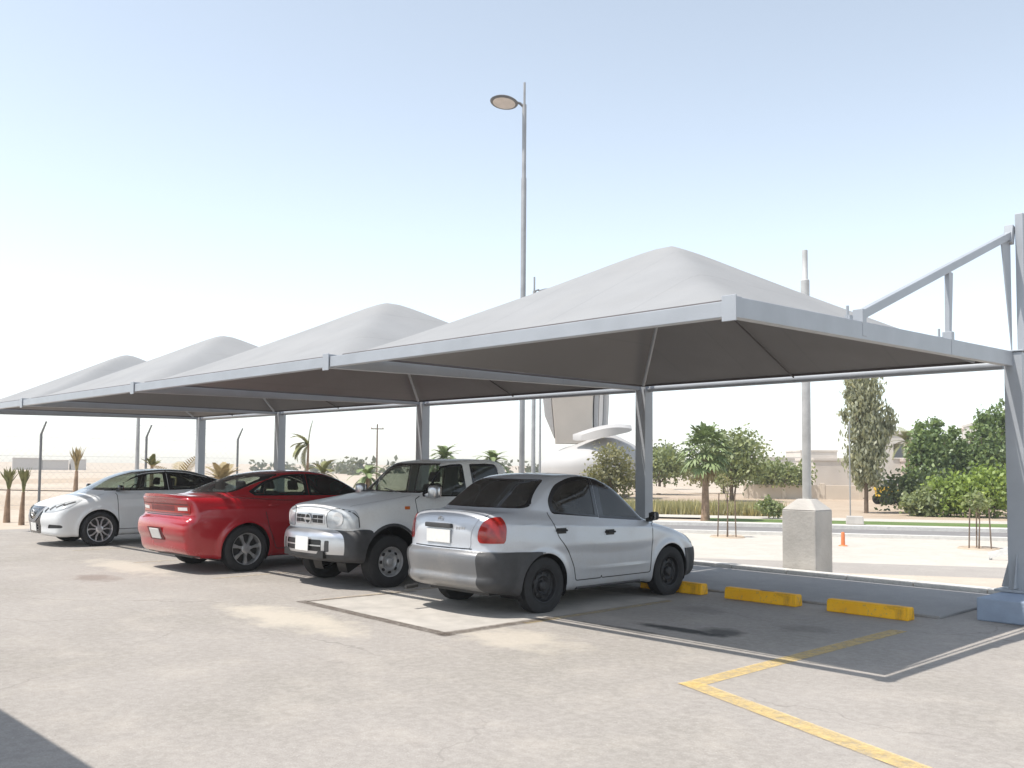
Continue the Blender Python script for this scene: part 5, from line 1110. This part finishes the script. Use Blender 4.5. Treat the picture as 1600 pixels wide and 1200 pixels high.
def plants():
    simple('bark', (.17, .125, .09), .95, var=.3, scale=5, bump=.5); simple('palm_bark', (.27, .185, .125), .95, var=.35, scale=7, bump=.8); simple('dry_frond', (.33, .26, .14), .9, var=.3, scale=8); simple('olive_frond', (.20, .20, .085), .8, var=.35, scale=6); simple('fan_green', (.19, .24, .10), .6, var=.4, scale=3)
    g1 = leaf_mat('leaf_mid', (.24, .285, .125)); g2 = leaf_mat('leaf_euc', (.34, .35, .235)); g3 = leaf_mat('leaf_dense', (.19, .27, .105)); g4 = leaf_mat('leaf_bright', (.25, .34, .075)); g5 = leaf_mat('leaf_olive', (.25, .245, .125)); g6 = leaf_mat('leaf_dark', (.095, .13, .055)); g7 = leaf_mat('reed', (.38, .36, .19))
    # fan palm in front of a broad tree
    t = thing('fan_palm', 'fan palm with a bare reddish trunk in front of the broad tree', 'palm', (-19.98, 22.69, -.73))
    trunk(t, [(0, 0, -.1), (.02, 0, .3), (0, .03, 1.4), (.02, .05, 2.9)], .23, (), MATS['palm_bark'])
    rg = random.Random(3); m = MB()
    for i in range(46): k = i/46; fan(m, (.02, .05, 2.85+.30*(1-k)), i*2.399, R(82-118*k), .62+.25*rg.random(), .60, rg)
    m.build('crown', MATS['fan_green'], t)
    d = MB()
    for i in range(16): fan(d, (.02, .05, 2.75), i*.41, R(-62-15*rg.random()), .5, .5, rg, 9)
    d.build('dead_fronds', MATS['dry_frond'], t)
    bushy('broadleaf_tree', 'broad green tree directly behind the fan palm', -32.6, 43.9, 4.6, [(0, 0, 3.1, 1.9, 1.9, 1.6, 2600), (-.9, .6, 2.5, 1.2, 1.2, 1.1, 1000), (.8, .3, 2.4, 1.3, 1.3, 1.0, 1000), (.4, .3, 4.1, 1.1, 1.0, .8, 600)], g1, .16, .16, 5, 'trees beyond the street', 2, 2.2)
    bushy('broadleaf_tree', 'round green tree just right of the middle post, left of the fan palm', -45.0, 52.0, 3.6, [(0, 0, 2.6, 1.9, 1.9, 1.25, 2600), (1.2, .6, 2.4, 1.1, 1.1, .9, 900), (-1.0, -.6, 2.3, 1.0, 1.0, .8, 700)], g1, .17, .13, 6, 'trees beyond the street', 3, 1.9)
    bushy('broadleaf_tree', 'small dark tree showing above the round tree by the middle post', -57, 68.5, 4.2, [(0, 0, 3.6, 1.2, 1.2, 1.1, 1200)], g6, .18, .13, 16, 'trees beyond the street', 1, 2.2)
    bushy('broadleaf_tree', 'wide low green tree just left of the plinth pole', -33.9, 52.3, 3.0, [(0, 0, 1.95, 1.7, 1.7, .85, 2200), (1.1, .9, 1.7, 1.1, 1.1, .75, 900), (-1.2, -1.0, 1.8, 1.1, 1.1, .7, 900)], g1, .15, .11, 7, 'trees beyond the street', 2, 1.3)
    bushy('broadleaf_tree', 'pale scrubby tree behind and left of the wide low tree', -44.0, 60.0, 3.2, [(0, 0, 1.9, 1.6, 1.8, .9, 1500), (-1.6, -1.4, 1.6, 1.1, 1.1, .7, 700)], g5, .16, .11, 17, 'trees beyond the street', 1, 1.3)
    bushy('olive_tree', 'grey-green olive tree beside the white monument', -29.23, 27.39, 3.3, [(0, 0, 2.3, 1.0, 1.0, 1.0, 1500), (.3, .5, 1.7, .95, .95, .7, 700), (-.6, -.4, 1.7, .8, .8, .6, 600)], g5, .12, .09, 8, None, 2, 1.6)
    # drooping eucalyptus
    bl = [(0, 0, 6.6, .70, .70, 1.0, 1300), (-.1, -.05, 5.4, .80, .80, 1.2, 1700), (.05, .05, 4.1, .78, .78, 1.2, 1800), (-.05, 0, 2.9, .80, .80, 1.1, 1500), (.0, 0, 2.0, .6, .6, .7, 700), (.80, .90, 4.9, .36, .36, .75, 420), (.55, .6, 3.6, .35, .35, .6, 250), (-.80, -.85, 5.1, .18, .18, .45, 80), (-.5, -.55, 6.5, .32, .32, .6, 220)]
    bushy('eucalyptus_tree', 'tall narrow eucalyptus with drooping grey-green foliage', -19.07, 35.91, 7.4, bl, g2, .11, .12, 9, None, 1, 5., droop=.62, aspect=2.6, spread=.24)
    # conical dense trees behind the hedge
    labs = ['leftmost of the dense conical trees, tall with a pointed top', 'second dense conical tree from the left, tallest of the left clump', 'third dense conical tree, in the middle of the clump', 'shortest dense conical tree, right end of the left clump', 'dense tree just left of the near post, broad and tall', 'dense tree partly hidden by the near post']
    for i, (px, py, h, r) in enumerate([(-19.2, 42.97, 5.3, .82), (-19.0, 44.57, 5.5, .82), (-18.75, 46.25, 5.1, .8), (-18.6, 47.84, 4.3, .8), (-17.04, 46.67, 6.0, 1.0), (-16.76, 48.41, 6.5, 1.1)]):
        bushy('conical_tree', labs[i], px, py, h, [(0, 0, h*.22, r, r, h*.2, 900), (0, 0, h*.45, r*.95, r*.95, h*.22, 1200), (0, 0, h*.66, r*.78, r*.78, h*.20, 1000), (0, 0, h*.84, r*.46, r*.46, h*.14, 420)], g3, .15, .12, 20+i, 'dense conical trees', 1, h*.6, spread=.22)
    labs = ['low bright green shrub at the left end of the hedge', 'bright green shrub, second from the left in the hedge', 'tall bright green shrub, third in the hedge', 'bright green shrub at the right end of the hedge beside the near post']
    for i, (px, py, h, r) in enumerate([(-15.74, 35.35, 1.3, .75), (-14.97, 36.15, 1.9, .95), (-14.0, 36.42, 2.2, 1.1), (-13.0, 36.73, 2.35, 1.15)]):
        bushy('hedge_shrub', labs[i], px, py, h, [(0, 0, h*.55, r, r, h*.45, 1500), (.5, .4, h*.75, r*.6, r*.6, h*.3, 500), (-.5, -.3, h*.5, r*.6, r*.6, h*.35, 500)], g4 if i else g1, .13, .06, 40+i, 'hedge shrubs', 1, h*.5, 'shrub')
    bushy('dark_hedge', 'dull green hedge between the conical trees and the bright shrubs', -16.2, 39.1, 2.2, [(-1.8, -1.5, 1.2, 1.1, 1.1, .9, 900), (-.5, -.4, 1.3, 1.2, 1.2, .9, 900), (1., .9, 1.3, 1.2, 1.2, .9, 900), (2.6, 2.3, 1.4, 1.2, 1.2, .9, 900)], g6, .14, .06, 50, None, 1, 1., 'hedge')
    bushy('low_shrub', 'small green shrub standing alone just left of the plinth', -19.15, 26.5, 1.0, [(0, 0, .62, .42, .42, .38, 500), (.25, .25, .45, .3, .3, .3, 200)], g1, .10, .04, 51, None, 1, .5, 'shrub')
    # young date palm beside the conical trees
    def date(name, label, x, y, th, n, L, mat, seed, el0=80, el1=-20, curl=1.4, r=.16, group='young date palms', zoff=0, nl=18, ll=.42):
        t = thing(name, label, 'palm', (x, y, H(x, y)-.03+zoff), 0, group); rg = random.Random(seed)
        trunk(t, [(0, 0, -.1), (.01, 0, th*.5), (0, 0, th)], r, (), MATS['palm_bark']); m = MB()
        for i in range(n):
            k = (i+.5)/n; frond(m, (0, 0, th-.05), i*2.399+rg.random()*.5, R(el0+(el1-el0)*k+rg.uniform(-8, 8)), L*rg.uniform(.8, 1.1), curl*rg.uniform(.7, 1.3), nl, .05, ll)
        m.build('crown', mat, t); return t
    def windy(label, x, y, th, mat, seed):
        # fronds blown over to one side
        t = thing('date_palm', label, 'palm', (x, y, H(x, y)-.03), 0, 'young date palms'); rg = random.Random(seed)
        trunk(t, [(0, 0, -.1), (-.03, -.02, th*.5), (0, 0, th)], .085, (), MATS['palm_bark']); m = MB()
        for i in range(11): frond(m, (0, 0, th-.05), R(226+rg.uniform(-55, 55)), R(62-9*i+rg.uniform(-8, 8)), 1.05*rg.uniform(.8, 1.1), 1.5*rg.uniform(.7, 1.3), 18, .05, .36)
        for i in range(2): frond(m, (0, 0, th-.05), R(46), R(86), 1.05, .2, 16, .04, .25)
        m.build('crown', mat, t)
    windy('wind-blown date palm with a slim trunk left of the utility pole', -30.7, 9.34, 2.55, MATS['olive_frond'], 62)
    date('date_palm', 'young date palm between the eucalyptus and the conical trees', -22.75, 49.3, 4.2, 22, 1.7, MATS['olive_frond'], 61)
    date('date_palm', 'short date palm right of the wind-blown palm', -32.0, 10.9, 1.35, 14, 1.0, MATS['olive_frond'], 63)
    date('date_palm', 'dark green date palm beside the windscreen of the white pickup', -28.95, 11.17, 1.6, 16, 1.0, MATS['fan_green'], 64, 80, -40, 1.6, .16)
    date('date_palm', 'sparse date palm with long splayed fronds above the white saloon roof', -28.66, 2.75, .9, 9, 1.75, MATS['dry_frond'], 65, 70, 15, .9, .12)
    date('date_palm', 'low date palm just right of the far left post', -29.46, 4.82, 1.05, 14, .95, MATS['dry_frond'], 66, 80, 25, .8, .13)
    date('date_palm', 'small tufted date palm behind the second fence post', -31.3, 2.9, 1.6, 10, .45, MATS['olive_frond'], 67, 85, 35, .5, .12)
    for j, (x, y) in enumerate([(-31.2, 17.2), (-28.9, 18.3)]):
        date('date_palm', ['green palm top showing above the pickup roof, left one', 'green palm top showing above the pickup roof, right one'][j], x, y, 2.75 if j == 0 else 2.6, 34, 1.0, MATS['fan_green'], 68+j, 85, -30, 1.5, .17)
    # newly planted palms with their leaves tied up like a broom
    def broom(label, x, y, th, bh, sp, mat, seed, r=.11):
        t = thing('tied_palm', label, 'palm', (x, y, H(x, y)-.03), 0, 'newly planted palms with tied leaves'); rg = random.Random(seed)
        trunk(t, [(0, 0, -.1), (.02, 0, th*.5), (.02, .02, th)], r, (), MATS['palm_bark']); m = MB()
        for i in range(26):
            a = i*2.399; q = sp*math.sqrt((i+.5)/26); p = Vector((.02, .02, th-.1)); e = p+Vector((math.cos(a)*q, math.sin(a)*q, bh*rg.uniform(.75, 1.05))); mid = p.lerp(e, .55)-Vector((math.cos(a)*q*.25, math.sin(a)*q*.25, 0)); s_ = Vector((-math.sin(a), math.cos(a), 0))*.045
            m.tube([p, mid, e], [.02, .014, .005], 4); m.add([mid, mid.lerp(e, .5)+s_, e, mid.lerp(e, .5)-s_], [(0, 1, 2, 3)])
        m.build('leaf_bundle', mat, t)
    broom('tied palm with a flared broom-like top, beside the bonnet of the white saloon', -31.87, .32, 1.4, .95, .32, MATS['dry_frond'], 71, .12)
    broom('leftmost tied palm at the frame edge, short with a greenish tuft', -24.95, -3.89, .95, .7, .28, MATS['olive_frond'], 72, .10)
    broom('second tied palm from the left edge, in front of the fence', -23.6, -3.9, .90, .75, .2, MATS['olive_frond'], 73, .085)
    # staked saplings in the median
    for j, (x, y, h, lab) in enumerate([(-14.06, 15.48, 2.1, 'bare staked sapling in the median left of the plinth'), (-6.68, 17.6, 1.7, 'staked sapling with a thin crown beside the near post')]):
        t = thing('sapling', lab, 'sapling', (x, y, -.7), 0, 'staked saplings'); trunk(t, [(0, 0, 0), (.03, 0, h*.5), (0, .03, h)], .025, limbs_for(h*.5, h, .3, 5, 80+j))
        for k in range(3): a = 2.1*k; s = MB(); s.tube([(math.cos(a)*.35, math.sin(a)*.35, 0), (math.cos(a)*.30, math.sin(a)*.30, h*.72)], .022, 6); s.build('stake', MATS['bark'], t)
        leaves('crown', g5 if j == 0 else g1, [(0, 0, h*.85, .28, .28, .3, 60 if j == 0 else 240)], .08, t, 83+j)
        e = MB(); e.lathe([(.62, .0), (.55, .06), (.45, .03), (.001, .02)], 20); e.build('tree_pit', MATS['soil'], t)
    # dry reeds along the street: one mass
    rg = np.random.default_rng(5); V = []; T = []; n = 15000
    tt = rg.uniform(-14.5, 6, n); nn = 34.8+rg.uniform(0, 1, n)**1.3*9; dens = rg.uniform(0, 1, n)
    for a, b, u in zip(tt, nn, dens):
        p = UU*float(a)+NN*float(b)
        if (p.x-4.3)/(p.y+12.1) > -.60+rg.normal()*.012: continue
        z = H(p.x, p.y); h = rg.uniform(.25, .75)*(1.1 if b < 38 else .8); w = .045; an = rg.uniform(0, 6.28); dx, dy = math.cos(an)*w, math.sin(an)*w; lx, ly = rg.normal()*.12, rg.normal()*.12
        V += [(p.x-dx, p.y-dy, z), (p.x+dx, p.y+dy, z), (p.x+lx, p.y+ly, z+h)]; T += [u]*3
    me = bpy.data.meshes.new('dry_reeds'); me.from_pydata(V, [], np.arange(len(V)).reshape(-1, 3).tolist()); me.materials.append(g7); at = me.attributes.new('tint', 'FLOAT', 'POINT'); at.data.foreach_set('value', np.array(T, np.float32)); me.update()
    o = bpy.data.objects.new('dry_reeds', me); COL.objects.link(o); tag(o, 'yellow-green dry reeds growing along the far side of the street', 'reeds', None, 'stuff')

# ------------------------------------------------------------------ fence, far buildings, monument
def fence():
    simple('fence_grey', (.16, .165, .17), .6, .2); simple('wire', (.50, .50, .50), .6, .2)
    t = thing('wire_fence', 'tall wire fence with angled barbed-wire arms along the desert edge', 'fence', (-33.2, 0, 0))
    ys = [-4.45+3.95*k for k in range(-1, 4)]
    for y in ys:
        p = MB(); p.tube([(0, y, -.1), (0, y, 2.72)], .048, 10); p.tube([(0, y, 2.70), (.04, y+.02, 2.80), (.22, y+.10, 3.18)], [.045, .04, .03], 8); p.build('post', MATS['fence_grey'], t, smooth=40)
    for i, (dx, z) in enumerate([(.08, 2.9), (.15, 3.03), (.21, 3.16)]):
        w = MB()
        for a, b in zip(ys[:-1], ys[1:]): w.tube([(dx, a, z), (dx, (a+b)/2, z-.05), (dx, b, z)], .007, 4)
        w.build('barbed_wire', MATS['wire'], t)
    w = MB()
    for z in (.1, .7, 1.3, 1.9, 2.6): w.tube([(0, ys[0], z), (0, ys[-1], z)], .006, 4)
    # chain-link mesh: fine diagonal wires
    L = ys[-1]-ys[0]; st = .25; k = int(L/st)
    for i in range(-10, k+1):
        for d in (1, -1):
            y0 = ys[0]+i*st; y1 = y0+2.5; za, zb = (.1, 2.6) if d > 0 else (2.6, .1)
            a, b = (y0, za), (y1, zb)
            if a[0] < ys[0]: f = (ys[0]-a[0])/2.5; a = (ys[0], za+(zb-za)*f)
            if b[0] > ys[-1]: f = (ys[-1]-y0)/2.5; b = (ys[-1], za+(zb-za)*f)
            if b[0]-a[0] > .05: w.tube([(.0, a[0], a[1]), (.0, b[0], b[1])], .0025, 3, cap=False)
    w.build('wire_mesh', MATS['wire'], t)
def box_house(name, label, x, y, rz, parts, group=None):
    """parts: (x, y, w, d, z0, h, material); windows on the front faces: list of (x, z, w, h)"""
    t = thing(name, label, 'house', (x, y, H(x, y)-.05), rz, group)
    for i, (px, py, w, d, z0, h, mat, wins) in enumerate(parts):
        m = MB(); m.box((px, py, z0+h/2), (w, d, h)); o = m.build('wall', MATS[mat], t, bevel=.02)
        m = MB(); m.box((px, py, z0+h+.12), (w+.16, d+.16, .24)); m.build('parapet', MATS[mat], t, bevel=.02)
        for (wx, wz, ww, wh) in wins:
            f = MB(); yy = py-d/2
            f.box((px+wx, yy-.03, wz+wh/2+.05), (ww+.2, .10, .10)); f.box((px+wx, yy-.03, wz-wh/2-.05), (ww+.2, .12, .10)); f.box((px+wx-ww/2-.05, yy-.03, wz), (.10, .10, wh)); f.box((px+wx+ww/2+.05, yy-.03, wz), (.10, .10, wh)); fo = f.build('window', MATS['house_white'], t)
            g = MB(); g.box((px+wx, yy-.008, wz), (ww, .03, wh)); g.build('pane', MATS['far_glass'], fo)
    return t
def far_things():
    simple('house_white', (.55, .515, .465), .85, var=.06, scale=.6); simple('house_beige', (.60, .545, .485), .9, var=.10, scale=.5, bump=.2); simple('house_pink', (.54, .46, .41), .9, var=.12, scale=.6); simple('far_glass', (.12, .13, .14), .2); simple('wall_beige', (.60, .52, .43), .9, var=.1, scale=.5)
    simple('monument_white', (.43, .42, .41), .6, var=.05, scale=.4); simple('monument_tan', (.40, .365, .325), .8, var=.06, scale=.5); simple('monument_grey', (.36, .355, .35), .7, var=.06)
    face = R(46)
    # monument
    t = thing('monument', 'white bowl-shaped monument with a tan slab rising out of it', 'monument', (-42.7, 40.36, -.75), face)
    b = MB(); n = 48; vs = []; fs = []; prof = [(2.2, 0.), (3.2, .35), (3.75, 1.2), (3.95, 2.1), (3.8, 2.55), (3.1, 3.1), (2.0, 3.55), (.9, 3.85), (.02, 3.95)]
    for r, z in prof:
        for k in range(n):
            a = 2*math.pi*k/n; vs.append((.35+r*math.cos(a), r*math.sin(a)*.9, z*1.18*(1+.10*math.cos(a)*(z > 2))))
    for i in range(len(prof)-1):
        for k in range(n): fs.append((i*n+k, i*n+(k+1) % n, (i+1)*n+(k+1) % n, (i+1)*n+k))
    b.add(vs, fs); b.build('bowl', MATS['monument_white'], t, smooth=50)
    e = MB(); vs = []; fs = []; m = 24
    for i in range(m+1):
        s_ = i/m; x = -1.2+4.2*s_; zc = 4.7+.85*math.sin(s_*1.9)-.12*s_; w = .12+1.9*math.sin(math.pi*min(1, s_*.80+.05))**1.5
        for q in (-1, -.3, .4, 1): vs.append((x, -2.2-.9*s_*(1-s_)+q*w*.5, zc-.18*q*q-(.10 if q == -1 else 0)))
        for q in (1, .4, -.3, -1): vs.append((x, -2.2-.9*s_*(1-s_)+q*w*.5, zc-.18*q*q-(.10 if q == -1 else 0)-.12-.50*math.sin(math.pi*s_)**.7))
    for i in range(m):
        for k in range(8): fs.append((i*8+k, (i+1)*8+k, (i+1)*8+(k+1) % 8, i*8+(k+1) % 8))
    e.add(vs, fs+[tuple(range(8)), tuple(m*8+k for k in range(7, -1, -1))]); e.build('eave', MATS['monument_white'], t, smooth=35)
    def slab(name, mat, poly, y0, y1):
        m2 = MB(); m2.prism(poly, y0, y1, 0, lambda v: (v[0], v[2], v[1]+.85)); m2.build(name, MATS[mat], t, bevel=.03)
    slab('slab', 'monument_tan', [(-2.35, 3.2), (-2.62, 6.1), (-2.75, 9.3), (.6, 9.6), (.35, 6.2), (.30, 3.2)], -.9, .6)
    slab('slab_side', 'monument_grey', [(-2.42, 3.6), (-3.15, 5.3), (-3.35, 7.0), (-3.3, 9.2), (-2.80, 9.3), (-2.66, 6.1)], -.6, .5)
    slab('fin', 'monument_grey', [(.42, 3.2), (.44, 6.2), (.70, 9.6), (.95, 9.6), (.80, 6.2), (.72, 3.2)], -.75, .4)
    slab('fin', 'monument_white', [(.74, 3.2), (.83, 6.2), (.98, 9.6), (1.2, 9.6), (1.12, 6.2), (1.02, 3.2)], -.8, .4)
    slab('fin', 'monument_grey', [(1.04, 3.2), (1.15, 6.2), (1.24, 9.6), (1.55, 9.6), (1.55, 6.2), (1.40, 3.2)], -.7, .4)
    # houses
    box_house('house', 'pale block house behind the eucalyptus, white with a brown lower wing', -26.9, 57.1, face-.2, [(0, 1, 3.0, 6, 0, 4.9, 'house_white', [(-.3, 3.7, .7, 1.)]), (.9, -1.2, 2.1, 4, 0, 2.9, 'house_pink', [])], 'houses beyond the street')
    box_house('house', 'low beige house just right of the plinth pole', -35.5, 63.5, face, [(0, 0, 4.6, 5, 0, 3.0, 'house_beige', []), (-2.6, 1.5, 2.4, 5, 0, 2.2, 'house_pink', []), (2.5, .6, 2.6, 5, 0, 2.5, 'house_white', [(0, 1.5, .8, 1.)])], 'houses beyond the street')
    box_house('house', 'distant pale house left of the plinth pole', -66, 106, face, [(0, 0, 7, 8, 0, 3.6, 'house_white', [(-2, 1.8, 1, 1.2), (1.6, 1.8, 1, 1.2)]), (5, 1, 5, 7, 0, 4.6, 'house_beige', [(0, 2.6, 1, 1.2)])], 'houses beyond the street')
    v = box_house('house', 'pale villa rising behind the dense conical trees', -28.5, 79.5, face-.3, [(0, 2, 7.5, 9, 0, 4.8, 'house_white', [(-2, 3.2, 1, 1.4), (2, 3.2, 1, 1.4)]), (.6, 2.5, 4.2, 6, 4.8, 1.6, 'house_white', [])], 'houses beyond the street')
    for x in (-2.2, 1.4): m = MB(); m.lathe([(.03, 0), (.03, .8), (.16, .95), (.2, 1.1), (.12, 1.25), (.001, 1.4)], 12, 'z', (x, 0, 5.0 if x < 0 else 6.6)); m.build('finial', MATS['house_pink'], v, smooth=40)
    m = MB(); m.box((0, 0, .55), (17, .25, 1.1));
    for i in range(7): m.box((-8.4+2.8*i, 0, .62), (.35, .33, 1.24))
    o = m.build('boundary_wall', MATS['wall_beige'], bevel=.02); o.location = (-29.0, 55.6, -.72); o.rotation_euler = (0, 0, face-.15); tag(o, 'long low beige boundary wall in front of the pale block house', 'wall')
    # yellow loader parked by the wall
    t = thing('wheel_loader', 'small yellow loader parked far off beside the eucalyptus trunk', 'loader', (-23.76, 48.69, -.70), face+.2)
    simple('loader_yellow', (.62, .40, .04), .5)
    m = MB(); m.box((0, 0, .75), (1.5, .8, .45)); m.box((-.5, 0, 1.05), (.7, .76, .25)); m.build('body', MATS['loader_yellow'], t, bevel=.05)
    m = MB(); m.box((.05, 0, 1.3), (.6, .7, .7), taper=.85); m.build('cab', MATS['far_glass'], t, bevel=.03)
    m = MB(); m.beam((.6, 0, .8), (1.25, 0, .45), .5, .12); m.prism([(1.15, .15), (1.65, .12), (1.35, .35), (1.3, .75), (1.15, .6)], -.5, .5, 0, lambda v: (v[0], v[2], v[1])); m.build('bucket', MATS['loader_yellow'], t)
    for x in (-.5, .55):
        for y in (-.42, .42): m = MB(); m.lathe([(.001, -.1), (.2, -.1), (.36, -.09), (.38, -.03), (.38, .03), (.36, .09), (.2, .1), (.001, .1)], 18, 'z'); w = m.build('wheel', MATS['rubber'], t, smooth=40); w.rotation_euler = (R(90), 0, 0); w.location = (x, y, .38)
    # low block far out on the desert and a utility pole
    simple('far_grey', (.50, .475, .45), .9)
    t = thing('warehouse', 'long grey building far out on the desert at the left edge', 'building', (-209, 55, -.3), R(75))
    for x, w, h in ((-3.5, 5.5, 2.6), (1.8, 5, 2.2), (6.2, 3, 2.4)): m = MB(); m.box((x, 0, h/2), (w-.05, 5, h)); m.build('wall', MATS['far_grey'], t); m = MB(); m.box((x, 0, h+.08), (w, 5.2, .16)); m.build('roof', MATS['house_white'], t)
    t = thing('utility_pole', 'far wooden utility pole with one crossarm, between the third and fourth posts', 'utility pole', (-86.49, 52.71, -.75), face)
    m = MB(); m.tube([(0, 0, 0), (0, 0, 7.1)], [.11, .08], 8); m.build('pole', MATS['bark'], t, smooth=40); m = MB(); m.box((0, 0, 6.55), (1.5, .12, .12)); m.build('crossarm', MATS['bark'], t)
    for x in (-.65, 0, .65): m = MB(); m.lathe([(.05, 0), (.07, .1), (.03, .22), (.001, .23)], 8, 'z', (x, 0, 6.6)); m.build('insulator', MATS['house_white'], t)
    # far line of trees on the horizon: one mass
    rg = random.Random(11); bl = []
    for i in range(46):
        a = R(rg.uniform(14, 62)); d = rg.uniform(190, 300); bl.append((4.3-math.sin(a)*d, -12.2+math.cos(a)*d, .2, rg.uniform(2, 6), rg.uniform(2, 6), rg.uniform(.9, 2.0), 90))
    o = leaves('far_trees', leaf_mat('leaf_far', (.13, .14, .09)), bl, .9, None, 12, spread=.3); tag(o, 'thin line of far trees along the horizon', 'trees', None, 'stuff')
    # sand berm along the fence
    m = MB(); vs = []; fs = []; rg = random.Random(4)
    for i in range(60):
        y = -25+i*1.1; hh = .32+.12*math.sin(i*.7)+.08*rg.random()
        for q, z in ((-1.6, -.05), (-.6, hh*.8), (0, hh), (.7, hh*.7), (1.7, -.05)): vs.append((-35.2+q+.3*math.sin(i*.31), y, z))
    for i in range(59):
        for k in range(4): fs.append((i*5+k, i*5+k+1, (i+1)*5+k+1, (i+1)*5+k))
    m.add(vs, fs); tag(m.build('sand_berm', MATS['sand'], smooth=60), kind='structure')

def haze():
    m = bpy.data.materials.new('haze'); m.use_nodes = True; nt = m.node_tree; nt.nodes.clear(); out = N(nt, 'ShaderNodeOutputMaterial'); v = N(nt, 'ShaderNodeVolumePrincipled')
    v.inputs['Density'].default_value = .0008; v.inputs['Color'].default_value = (.98, .99, 1., 1); v.inputs['Anisotropy'].default_value = .25; nt.links.new(v.outputs[0], out.inputs['Volume'])
    b = MB(); b.box((-80, 60, 6.2), (420, 420, 16)); o = b.build('haze', m); tag(o, kind='stuff'); o['label'] = 'thin pale dust haze hanging over the whole place'
if HAZE: haze()
setup(); ground(); canopies(); lot_things(); plants(); fence(); far_things()
build_sedan(); build_red(); build_pickup(); build_white()
